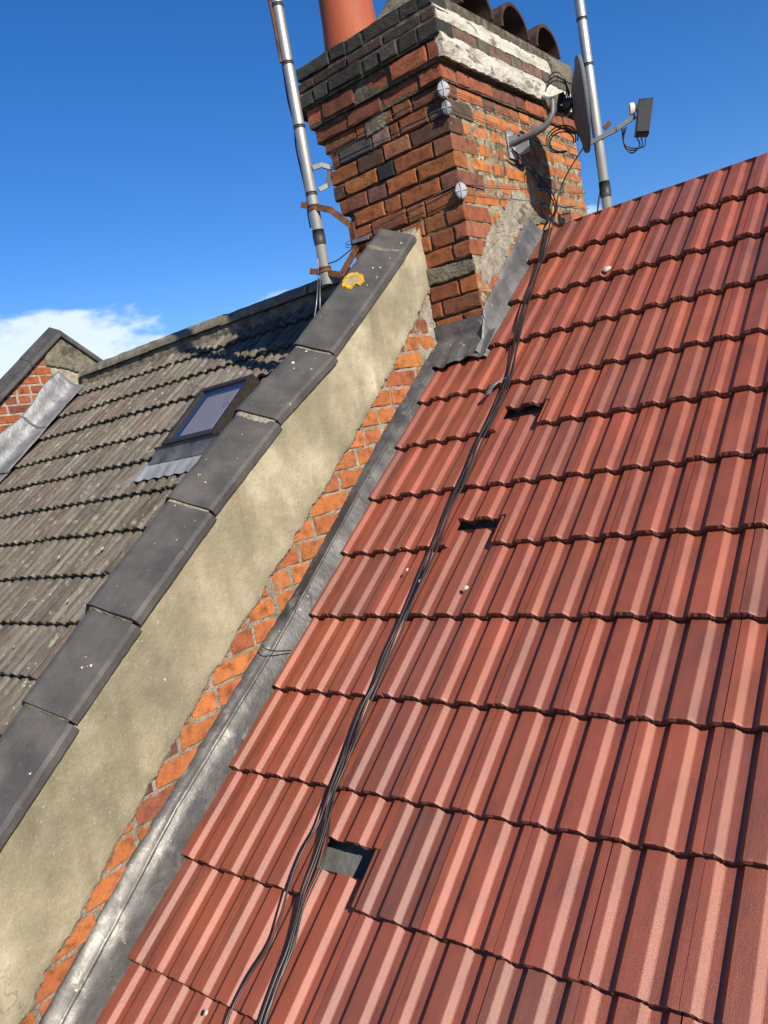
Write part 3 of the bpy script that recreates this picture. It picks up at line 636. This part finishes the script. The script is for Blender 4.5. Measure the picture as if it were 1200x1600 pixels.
band('white_render_band', [(CX1 + .02, 2.302), (CX1 + .046, 2.298), (CX1 + .044, 2.325), (CX1 + .034, 2.36), (CX1 + .020, 2.39), (CX1 + .0, 2.415), (CX1 - .05, 2.428)], m_white, 37, CY0 - .025, 2.30, .006)
band('cement_haunch', [(CX1 + .02, 2.30), (CX1 + .047, 2.304), (CX1 + .050, 2.34), (CX1 + .044, 2.38), (CX1 + .026, 2.42), (CX1 - .01, 2.445), (CX1 - .06, 2.45)], m_cement, 41, 2.29, 2.565, .004)
# flaunching
mb = MB(); rows = []
def flz(x, y):
    ed = min(x - (CX0 - .03), (CX1 + .01) - x, y - (CY0 - .03), CY1 - y); t = max(0, min(1, ed / .16))
    z = 2.424 + .055 * t * t * (3 - 2 * t) + .15 * math.exp(-((x + .02) / .14) ** 2 - ((y - 1.42) / .20) ** 2) * min(1, max(0, ed / .10))
    return z + .010 * nz3((x * 12, y * 12, 3)) + .006 * nz3((x * 32, y * 32, 8))
for i in range(44):
    x = CX0 - .03 + (CX1 - CX0 + .035) * i / 43; rows.append([Vector((x, CY0 - .03 + (CY1 - CY0 + .03) * j / 70, flz(x, CY0 - .03 + (CY1 - CY0 + .03) * j / 70))) for j in range(71)])
mb.grid(rows, True).build('flaunching', m_cement, stack)
# pot
mb = MB(); pc = Vector((-.405, 1.385, 0)); prof = [(.150, 2.40), (.146, 2.46), (.134, 2.60), (.126, 2.80), (.120, 2.98), (.138, 3.0), (.140, 3.06), (.128, 3.075), (.105, 3.07), (.105, 2.6)]
mb.grid([[pc + Vector((r * math.cos(2 * math.pi * k / 40), r * math.sin(2 * math.pi * k / 40), z)) for k in range(41)] for r, z in prof], True).build('chimney_pot', m_pot, stack, True)
for yc_, zc_, rr_, x0_ in ((2.425, 2.478, .145, -.16), (2.055, 2.482, .150, -.16), (1.68, 2.488, .150, -.18)):
    mb = MB(); half_round(mb, x0_, CX1 - .01, yc_, zc_, rr_, yc_ * 10, .0, math.pi, .019, 6, 14, .004); mb.build('half_round_cap', m_half, stack, True)
# loose brick sticking out on the left of the corbels
brick(Vector((-.665, 1.26, 2.255)), .09, .055, .1, stack, (.03, .022, .02), kr)

# lead round the chimney
def tile_h(u):
    x = (u - .025) % .2
    for (a, p), (b, q) in zip(PROF, PROF[1:]):
        if a <= x <= b: return p + (q - p) * (x - a) / (b - a)
    return 0.0
LOW = sorted((onroof(x, y, .006).x, onroof(x, y, .006).dot(SU)) for x, y in [(655, 578), (672, 574), (690, 571), (708, 564), (722, 557), (745, 555), (763, 549), (773, 543)])
mb = MB(); rows = []
for k in range(0, 41):
    u = -.165 + .375 * k / 40; vl = lerp(LOW, u) + .006 * nz3((u * 40, 1, 1)); vb = 1.548
    r = [R3(u, vl, .004 + tile_h(u) * .8), R3(u, vl + .004, .008 + tile_h(u) * .75)]
    for q in range(1, 8): v = vl + (vb - vl) * q / 7; r.append(R3(u, v, .009 + tile_h(u) * .7 * (1 - q / 7) + .003 * nz3((u * 20, v * 20, 4)) + .004 * q / 7))
    zt = aty(680 + (747 - 680) * max(0, min(1, (u + .115) / .26)), 511 - 18 * max(0, min(1, (u + .115) / .26)), 1.21).z
    if u < .165:
        r += [Vector((u, 1.206, .985)), Vector((u, 1.207 + .002 * nz3((u * 30, 2, 2)), (zt + .985) / 2)), Vector((u, 1.2085, zt + .003 * nz3((u * 50, 1, 2))))]
    else: r += [r[-1], r[-1], r[-1]]
    rows.append(r)
o = mb.grid(rows, True).build('lead_apron', m_leadd, stack, True)
mb = MB(); rows = []
for k in range(0, 61):
    v = 1.40 + .98 * k / 60; b = .003 * nz3((v * 14, 1, 5)); e = .007 * nz3((v * 22, 2, 6)); t = min(1, max(0, (v - 1.5) / .12))
    y_, z_ = yz(v, .0)
    rows.append([R3(.158, v, .085 * t + .02 * (1 - t) + e), R3(.162 + b, v, .078 * t + .016 * (1 - t) + e), R3(.164 + b, v, .045 * t + .012), R3(.168 + b * .6, v, .016 * t + .004), R3(.182 + b, v, -.012), R3(.200, v, -.035 + b), R3(.225, v, -.045), R3(.25, v, -.05)])
o = mb.grid(rows).build('side_flashing', m_leadd, stack, True)

# ------------------------------------------------------------------ aerial masts lashed to the chimney
def mast(Y, pa, pb, r, up, label, bands, tapes, group='aerial masts on the chimney'):
    a = aty(*pa, Y); b = aty(*pb, Y); d = (a - b).normalized(); top = a + d * up
    t = thing('aerial_mast', b, label, 'mast', group)
    def at(py): return b + (a - b) * ((pb[1] - py) / (pb[1] - pa[1]))
    mb = MB(); n = 24
    pole = mb.tube([b, top], r, 20).build('pole', m_steel, t, True)
    for py in bands: p = at(py); MB().tube([p - d * .008, p + d * .008], r + .0022, 20).build('band', m_tape, pole, True)
    for p0, p1 in tapes:
        q0, q1 = at(p0), at(p1); MB().tube([q0, (q0 + q1) / 2, q1], [r + .002, r + .0045, r + .002], 16).build('tape_wrap', m_tape, pole, True)
    return t, at, d, top
m1, at1, d1, top1 = mast(1.15, (432, 0), (512, 445), .0275, .9, 'left silver aerial mast beside the chimney front corner', (9, 97, 195, 300), ((381, 357),))
m2, at2, d2, top2 = mast(2.70, (905, 0), (950, 330), .0285, 1.0, 'right silver aerial mast rising behind the red ridge', (30, 100, 217), ((308, 283),))
side = RW.transposed() @ Vector((-1, 0, 0)); toward = RW.transposed() @ Vector((0, 0, -1))
pts = [at1(y) + side * (.030 + .006 * math.sin(y * .06)) - toward * .012 for y in (-200, -60, 20, 60, 100, 150, 190, 225, 260, 300, 330, 352)]
MB().tube(curve(pts, 5), .0042, 6).build('cable', m_black, m1, True)
pts = [at1(-140) + side * .10 - toward * .1, at1(-20) + side * .038, at1(95) + side * .030]
MB().tube(curve(pts, 5), .010, 6).build('cable', m_rust, m1, True)
for k in (0, 1):
    pts = [at1(385) + side * .022, at1(425) + side * (.036 - .010 * k) + toward * .01, aty(496 + 4 * k, 455, 1.13), aty(494 + 6 * k, 478, 1.11), aty(490 + 9 * k, 505, 1.05)]
    MB().tube(curve(pts, 5), .003, 6).build('cable', m_galv, m1, True)
def bar(pts, wd, th, name, mat, parent):
    mb = MB(); pts = [Vector(p) for p in pts]
    for a, b in zip(pts, pts[1:]):
        t = (b - a).normalized(); s = Vector((0, 0, 1)); s = (s - t * s.dot(t)); s = s.normalized() if s.length > .1 else Vector((1, 0, 0)); q = t.cross(s)
        e = t * (th * .45)
        mb.add([a - e + s * sx * wd / 2 + q * sy * th / 2 for sx, sy in ((-1, -1), (1, -1), (1, 1), (-1, 1))] + [b + e + s * sx * wd / 2 + q * sy * th / 2 for sx, sy in ((-1, -1), (1, -1), (1, 1), (-1, 1))], [(3, 2, 1, 0), (4, 5, 6, 7), (0, 1, 5, 4), (1, 2, 6, 5), (2, 3, 7, 6), (3, 0, 4, 7)])
    return mb.build(name, mat, parent)
bar([aty(472, 320, 1.12), aty(517, 328, 1.16), aty(549, 353, 1.207)], .030, .010, 'bracket_arm', m_rust, m1)
bar([aty(549, 350, 1.206), aty(555, 392, 1.206)], .032, .012, 'bracket_plate', m_rust, m1)
bar([aty(486, 424, 1.12), aty(534, 429, 1.16), aty(557, 388, 1.207)], .030, .010, 'bracket_arm', m_rust, m1)
for py in (322, 421): p = at1(py); MB().tube([p - d1 * .012, p + d1 * .012], .0325, 16).build('clamp', m_rust, m1, True)
bar([aty(552, 378, 1.200), aty(575, 371, 1.203)], .016, .010, 'wire_tensioner', m_galv, m1)
bar([aty(490, 262, 1.16), aty(502, 258, 1.19), aty(516, 262, 1.225), aty(512, 290, 1.215), aty(500, 296, 1.18)], .022, .012, 'bracket_hook', m_arm, m1)
MB().tube(curve([at1(412), aty(525, 408, 1.16), aty(542, 395, 1.19), aty(560, 380, 1.235)], 4), .003, 6).build('cable', m_black, m1, True)
# lashing wires and corner pads
def lash(z4, off, name='lashing_wire'):
    o = off; a, b, c, d = z4
    P = [(CX0 + .03, CY1 + o, d), (CX0 + .025, CY0 - o + .02, a), (CX0 + .04, CY0 - o - .001, a), (CX1 - .02, CY0 - o - .003, b), (CX1 + o + .006, CY0 - o - .004, b), (CX1 + o + .002, CY0 + .03, b), (CX1 + o, CY1 - .03, c), (CX1 + o, CY1 + o, c)]
    MB().tube(P, .0014, 6, True, True).build(name, m_galv, m1)
lash((2.016, 2.030, 2.000, 2.0), .006); lash((1.992, 2.008, 1.972, 1.98), .005)
lash((1.955, 1.950, 1.930, 1.94), .006); lash((1.935, 1.930, 1.91, 1.92), .005)
lash((1.560, 1.618, 1.727, 1.70), .006); lash((1.545, 1.575, 1.640, 1.64), .005)
def pad(z, s=1.0, dull=False):
    n = Vector((.62, -.78, 0)).normalized(); tg = Vector((0, 0, 1)).cross(n); c = Vector((CX1 + .004, CY0 - .010, z)); mb = MB(); rows = []
    for q, (rr_, o) in enumerate(((1, -.004), (1, .004), (.85, .009), (.45, .012), (.02, .0125))):
        rows.append([c + n * o + tg * .027 * s * rr_ * math.cos(2 * math.pi * k / 20) + Vector((0, 0, 1)) * .036 * s * rr_ * math.sin(2 * math.pi * k / 20) for k in range(21)])
    mb.grid(rows)
    mb.box((-.0022, -.034 * s, .010), (.0022, .034 * s, .016), Matrix((tg, Vector((0, 0, 1)), n)).transposed().to_4x4() if False else (lambda p: c + tg * p.x + Vector((0, 0, 1)) * p.y + n * p.z))
    mb.box((-.026 * s, -.003, .009), (.026 * s, .003, .0145), lambda p: c + tg * p.x + Vector((0, 0, 1)) * p.y + n * p.z)
    mb.build('corner_pad', m_arm if dull else m_plate, m1)
pad(2.018); pad(1.938, .9, True); pad(1.582)
# rusty lashing at the rear mast foot
MB().tube(curve([at2(300) + side * .03, at2(312) + side * .045, at2(330) + side * .06], 4), .006, 6).build('cable', m_black, m2, True)

# ------------------------------------------------------------------ satellite dish
DC = Vector((.475, 1.89, 1.954)); DN = Vector((.82, .445, -.03)).normalized()
DU = (Vector((0, 0, 1)) - DN * DN.z).normalized(); DW = DN.cross(DU)
dish = thing('satellite_dish', (.16, 1.742, 1.85), 'dark grey satellite dish on a wall arm beside the chimney', 'satellite dish')
mb = MB(); rows = []; RD = .215
def dp(r, a, o): return DC + DN * (o + .052 * (r / RD) ** 2 - .030) + DU * r * math.sin(a) + DW * r * .93 * math.cos(a)
for r, o in ((.001, 0), (.05, 0), (.10, 0), (.15, 0), (.19, 0), (.208, 0), (.214, .003), (.2155, -.002), (.2155, -.014), (.211, -.014), (.208, -.005), (.19, -.005), (.15, -.005), (.10, -.005), (.05, -.005), (.001, -.005)):
    rows.append([dp(r, 2 * math.pi * k / 48, o) for k in range(49)])
mb.grid(rows).build('reflector', m_dish, dish, True)
DP = lambda x, y: hit(x, y, DC, DW)
# mounting behind the dish
cl = DC - DN * .075 + DU * .02; MB().tube([DC - DN * .04, cl], [.05, .03], 12).build('dish_hub', m_lnb, dish, True)
pole_top = Vector((.385, 1.80, 2.005))
arm_pts = curve([Vector((.155, 1.742, 1.862)), Vector((.235, 1.748, 1.868)), Vector((.300, 1.756, 1.874)), Vector((.350, 1.772, 1.895)), Vector((.378, 1.79, 1.94)), pole_top], 6)
MB().tube(arm_pts, .0155, 14).build('wall_arm', m_arm, dish, True)
clamp_ = bar([pole_top + Vector((-.02, -.01, -.02)), cl + Vector((0, 0, .03))], .045, .030, 'clamp', m_lnb, dish)
bar([pole_top + Vector((-.01, -.005, -.05)), cl + Vector((0, 0, -.03))], .035, .035, 'clamp', m_lnb, dish)
MB().tube([pole_top + Vector((-.03, -.04, .005)), pole_top + Vector((.02, .04, .005))], .008, 8).build('clamp_bolt', m_galv, clamp_, True)
g0 = [aty(x, y, 1.735) for x, y in ((781, 217), (808, 209), (806, 219), (792, 250), (783, 248))]
mb = MB(); mb.add(g0 + [p + Vector((0, .004, 0)) for p in g0], [(4, 3, 2, 1, 0), (5, 6, 7, 8, 9)] + [(i, (i + 1) % 5, 5 + (i + 1) % 5, 5 + i) for i in range(5)]).build('wall_plate', m_plate, dish)
mb = MB(); mb.box((CX1 + .001, 1.728, 1.80), (CX1 + .006, 1.80, 1.93)); mb.box((CX1 + .006, 1.795, 1.815), (CX1 + .08, 1.80, 1.90)); mb.build('wall_plate', m_plate, dish)
# feed arm and receiver
f0 = DP(921, 224); f1 = DP(962, 203); f2 = DP(990, 183)
bar([f0, f1, f2], .020, .016, 'feed_arm', m_arm, dish)
bar([DP(945, 200), DP(952, 192)], .022, .01, 'arm_clip', m_rust, dish)
quad = [DP(997, 158), DP(1020, 156), DP(1013, 211), DP(992, 212)]
mb = MB(); V = []
for o in (-.03, .03):
    for p in quad: V.append(p + DW * o)
cq = sum(quad, Vector()) / 4
V2 = [cq + (p - DW * (-.03) - cq) * .9 + DW * -.038 for p in V[:4]] + [cq + (p - DW * .03 - cq) * .9 + DW * .038 for p in V[4:]]
receiver = mb.add(V + V2, [(0, 1, 5, 4), (1, 2, 6, 5), (2, 3, 7, 6), (3, 0, 4, 7)] + [(i, 8 + i, 8 + (i + 1) % 4, (i + 1) % 4) for i in range(4)] + [(4 + i, 4 + (i + 1) % 4, 12 + (i + 1) % 4, 12 + i) for i in range(4)] + [(8, 11, 10, 9), (12, 13, 14, 15)]).build('receiver', m_lnb, dish)
e0, e1 = DP(998, 168), DP(984, 171)
MB().tube([e0, e0.lerp(e1, .45), e0.lerp(e1, .5), e1], [.016, .016, .027, .027], 18).build('feed_horn', m_cap, receiver, True)
for k in range(3):
    pts = [DP(996 + 6 * k, 214), DP(1000 + 3 * k, 226 + 2 * k), DP(988 - 2 * k, 238 - 3 * k), DP(976 - k, 226 - 2 * k), DP(972 + 3 * k, 200)]
    MB().tube(curve([p + DW * (.012 * (k - 1)) for p in pts], 6), .0032, 6).build('cable', m_black, dish, True)
for k in range(3):
    c0 = cl + DU * .02 + DN * (-.02) + DW * (.03 - .025 * k); pts = []
    for q in range(17):
        a = 2 * math.pi * q / 16 * .8 + .5; pts.append(c0 + DN * (-.045 * math.cos(a)) * (1 + .15 * k) + DU * (.075 * math.sin(a) + .05 - .01 * k) )
    MB().tube(pts, .0036, 6).build('cable', m_black, dish, True)
    pts = []
    for q in range(17):
        a = 2 * math.pi * q / 16 * .85 - .4; pts.append(DC - DN * .10 - DU * (.14) + DN * (.075 * math.cos(a)) * (1 - .12 * k) + DU * (.062 - .008 * k) * math.sin(a) + DW * (.02 - .02 * k))
    MB().tube(pts, .0036, 6).build('cable', m_black, dish, True)

# ------------------------------------------------------------------ cables from the dish down the red roof
def fall(pts): return [atx(x, y, X) for x, y, X in pts]
rc_ = random.Random(2)
TRUNK = [(869, 325), (862, 345), (854, 372), (846, 400), (836, 432), (826, 462), (814, 505), (806, 545), (797, 585), (786, 615), (768, 650), (751, 682), (735, 722), (714, 768), (698, 805), (680, 855), (664, 893), (642, 940), (622, 985), (604, 1024), (586, 1068), (570, 1102), (552, 1150), (538, 1192), (522, 1232), (514, 1262)]
ENDS = [[(496, 1290), (472, 1330), (452, 1382), (440, 1425), (426, 1470), (392, 1520), (366, 1568), (352, 1606), (340, 1650)],
        [(505, 1300), (490, 1345), (472, 1392), (464, 1430), (450, 1480), (430, 1530), (412, 1580), (398, 1625), (385, 1670)],
        [(513, 1300), (503, 1350), (484, 1392), (470, 1430), (458, 1480), (438, 1530), (420, 1580), (408, 1625), (395, 1670)],
        [(509, 1296), (494, 1345), (476, 1394), (466, 1432), (452, 1486), (434, 1538), (416, 1586), (404, 1630), (391, 1675)]]
START = [[(800, 232, .20), (828, 268, .17), (856, 300, .165)], [(912, 230, .36), (888, 268, .26), (872, 305, .19)], [(804, 236, .20), (834, 264, .17), (862, 300, .168)], [(897, 322, .19), (882, 324, .19), (873, 322, .185)]]
CL = ['black coaxial cable splitting off furthest left at the foot of the run', 'black coaxial cable dropping straight from the dish rim to the roof', 'black coaxial cable from the dish wall plate, right of its run', 'short-fed black coaxial cable tucked in the middle of the run']
for k in range(4):
    pts = fall(START[k]); off = (-7.5, -2.0, 2.5, 7.5)[k]
    for q, (x, y) in enumerate(TRUNK):
        s = .45 + .55 * min(1, q / 20); sw = (2.6 * math.sin(q * .7 + k * 2.1) + 1.6 * math.sin(q * 1.9 + k * 1.3)) * s
        pts.append(onroof(x + off * s * .62 + sw * .8, y + off * s * .18, .0055 + (.008 if q < 3 else 0) + .004 * (k % 2)))
    for x, y in ENDS[k]: pts.append(onroof(x, y, .006 + .002 * (k % 2)))
    o = MB().tube(curve(pts, 4), .0033, 7).build('coaxial_cable', m_black, None, True); tag(o, CL[k], 'cable', 'coaxial cables down the red roof')
# short wire across the lead
o = MB().tube(curve([atx(409, 1007, -.085), atx(415, 1014, -.072), atx(428, 1017, -.066), atx(442, 1017, -.062), atx(456, 1016, -.055)], 4), .0022, 6).build('wire_offcut', m_black, None, True); tag(o, 'short bent black wire lying across the lead valley', 'wire')
# bent lead strap hooked over a tile
mb = MB(); path = [onroof(783, 594, .006), onroof(776, 596, .022), onroof(767, 603, .030), onroof(760, 612, .018), onroof(757, 619, .006)]; rows = []
for p in curve(path, 4): rows.append([p, p + Vector((.028, .006, .004))])
o = mb.grid(rows).build('lead_strap', m_lead2, None, True); so = o.modifiers.new('thickness', 'SOLIDIFY'); so.thickness = .002; tag(o, 'small bent lead strap standing proud on the red tiles below the chimney', 'strap')
# crumbs of mortar on the tiles
def crumb(x, y, s, label, stretch=1.0, seed=0):
    c = onroof(x, y, .002); mb = MB(); rows = []
    for i in range(7):
        a = math.pi * i / 6; rows.append([c + R3(s * stretch * math.sin(a) * math.cos(b) * (1 + .25 * nz3((math.cos(b) * 2, a, seed))), s * math.sin(a) * math.sin(b) * (1 + .25 * nz3((math.sin(b) * 2, a, seed + 3))), s * .45 * math.cos(a)) for b in [2 * math.pi * k / 10 for k in range(11)]])
    o = mb.grid(rows).build('mortar_crumb', m_stone); tag(o, label, 'debris', 'mortar crumbs on the red roof')
crumb(948, 420, .017, 'pale pebble-like crumb on the upper red tiles near the ridge', 1.1, 1)
crumb(728, 918, .0085, 'small pale crumb beside the cables under the middle tile gap', 1.2, 2)
crumb(656, 908, .008, 'thin pale flake pressed against the cables', .7, 3)
crumb(636, 890, .007, 'yellowish mortar flake just left of the cables', .8, 4)
crumb(322, 1582, .008, 'greenish flake on the lowest tiles near the lead', .8, 5)

# ------------------------------------------------------------------ roof window in the grey roof
sl = thing('roof_window', tuple(R3(-1.69, 1.17, .0)), 'small brown-framed roof window in the grey roof', 'window')
U0, U1, V0, V1 = SKY_U[0], SKY_U[1], SKY_V[0], SKY_V[1]
def rbox(name, a, b, mat, parent): 
    mb = MB(); mb.box(a, b, lambda p: R3(p.x, p.y, p.z)); return mb.build(name, mat, parent)
fw = .030; fb = .004
for a, b in (((U0, V0, -.09), (U0 + fw, V1, .072)), ((U1 - fw, V0, -.09), (U1, V1, .072)), ((U0 + fw, V0, -.09), (U1 - fw, V0 + fw + .01, .0705)), ((U0 + fw, V1 - fw, -.09), (U1 - fw, V1, .0705))): rbox('frame_bar', a, b, m_frame, sl)
pn = MB(); pn.add([R3(U0 + fw, V0 + fw, .060), R3(U1 - fw, V0 + fw, .060), R3(U1 - fw, V1 - fw, .060), R3(U0 + fw, V1 - fw, .060)], [(0, 1, 2, 3)]); pane = pn.build('pane', m_glass, sl)
rv = MB(); q = [(U0 + fw, V0 + fw), (U1 - fw, V0 + fw), (U1 - fw, V1 - fw), (U0 + fw, V1 - fw)]
P = [R3(a, b, .03) for a, b in q] + [R3(a, b, -.06) for a, b in q]
rv.add(P, [(0, 4, 5, 1)[::-1], (1, 5, 6, 2)[::-1], (2, 6, 7, 3)[::-1], (3, 7, 4, 0)[::-1]]).build('reveal', m_room, sl)
rbox('reflection_panel', (U0 + fw, V0 + fw, -.0), (U1 - fw - .12, V1 - fw, .022), m_pinkrefl, sl); rbox('reflection_panel', (U1 - fw - .12, V0 + fw, -.0), (U1 - fw, V1 - fw, .0212), m_room, sl)  # panels added under the glass, their tones standing in for its mixed reflections
vent = MB(); cc = R3(U1 - .12, V1 - .16, .0625)
vent.grid([[cc + R3(r * math.cos(2 * math.pi * k / 20), r * math.sin(2 * math.pi * k / 20), 0) for k in range(21)] for r in (.022, .016)], True).build('sticker_ring', m_dish, pane)
mb = MB(); rows = []
for k in range(0, 81):
    u = -2.10 + .74 * k / 80; h = .004 + tile_h(u) * .30
    rows.append([R3(u, .958 + .010 * math.sin(u * 62) * .5 + .004 * nz3((u * 40, 1, 2)), h), R3(u, .985, h + .003), R3(u, 1.03, h + .005), R3(u, 1.075, .012)])
mb.grid(rows, True).build('lead_apron', m_lead3, sl, True)
mb = MB(); rows = []
for k in range(0, 41):
    u = -2.02 + .62 * k / 40; rows.append([R3(u, 1.070 + .008 * nz3((u * 22, 1, 7)), .016), R3(u, 1.10, .022 + .004 * nz3((u * 20, 3, 3))), R3(u, 1.168, .040), R3(u, 1.169, .06)])
mb.grid(rows, True).build('dark_apron', m_leadd, sl, True)

# ------------------------------------------------------------------ next parapet gable at the far end of the grey roof
gp = thing('parapet_wall', (-4.5, 1.2, .9), 'far brick parapet gable with dark coping and pale lead flashing', 'wall')
GX = -4.40; AY, AZ_ = 1.84, 1.475 + .40
def GZ(y, off): return (1.475 + (y - 1.89) * SN / CS if y < 1.86 else 1.475 - .02 - (y - 1.86) * SN / CS) + off
ys = [-.6, .2, .8, 1.3, 1.86, 2.3, 3.0]
mb = MB(); rows = []
for y in ys: rows.append([Vector((GX - .25, y, GZ(y, -.5))), Vector((GX - .005, y, GZ(y, -.5))), Vector((GX - .005, y, GZ(y, .47))), Vector((GX - .25, y, GZ(y, .47)))])
mb.grid(rows, True).build('wall_core', m_limem, gp)
gb = random.Random(4); zc = .9; k = 0
while zc < 1.86:
    y = .35 + (.11 if k % 2 else 0)
    while y < 1.72:
        Lb = .215 if gb.random() < .7 else .104
        yc_ = y + Lb / 2; o_ = zc - GZ(yc_, 0)
        if .04 < o_ < .50 and yc_ < 1.80: c = brick_color(gb); brick(Vector((GX, yc_, zc)), Lb - .004, .060, .08, gp, (c[0] * .85, c[1] * .75, c[2] * .9), gb, True)
        y += Lb + .014
    zc += .0757; k += 1
lump('cement_patch', [(1.68, 1.70), (1.86, 1.66), (2.25, 1.52), (2.3, 1.62), (2.05, 1.80), (1.86, 1.93), (1.70, 1.82)], lambda a, b, o: Vector((GX + o, a, b)), .016, m_cement, gp, 15, .006)
def gcop(y0, y1, lift):
    mb = MB(); rows = []
    for q in range(7):
        y = y0 + (y1 - y0) * q / 6; b = GZ(y, .47) + lift
        rows.append([Vector((GX + a, y, b + z)) for a, z in ((-.28, 0), (.045, 0), (.05, .012), (.047, .05), (-.115, .115), (-.28, .05), (-.28, 0))])
    mb.grid(rows, True); mb.add(rows[0], [tuple(range(6))]); mb.add(rows[-1], [tuple(range(6))[::-1]]); mb.build('coping_tile', m_cop, gp)
for a, b, l in ((-.3, .08, .01), (.085, .45, .012), (.455, .82, .008), (.825, 1.18, .012), (1.185, 1.53, .008), (1.535, 1.858, .012), (1.862, 2.25, .012), (2.255, 2.65, .0)): gcop(a, b, l)
def glead(v0, v1, seed):
    mb = MB(); rows = []; seg = 16
    for q in range(seg + 1):
        t = q / seg; v = v0 + (v1 - v0) * t; b = .008 * nz3((v * 10, seed, 0)); l = .010 * (1 - t)
        top = .19 + .02 * math.sin(v * 9)
        r = []
        for a, h in ((.004, top), (.014, top - .01), (.018, top * .6), (.026, .06), (.055, .022), (.13, .012), (.19, .008)):
            p = R3(GX + a + l, v, h + b * .6 + l); r.append(p)
        rows.append(r)
    mb.grid(rows, True); o = mb.build('lead_flashing', m_lead2, gp, True); so = o.modifiers.new('thickness', 'SOLIDIFY'); so.thickness = .002
for q in range(5): glead(2.42 - .52 * (q + 1) - .03, 2.42 - .52 * q, q)
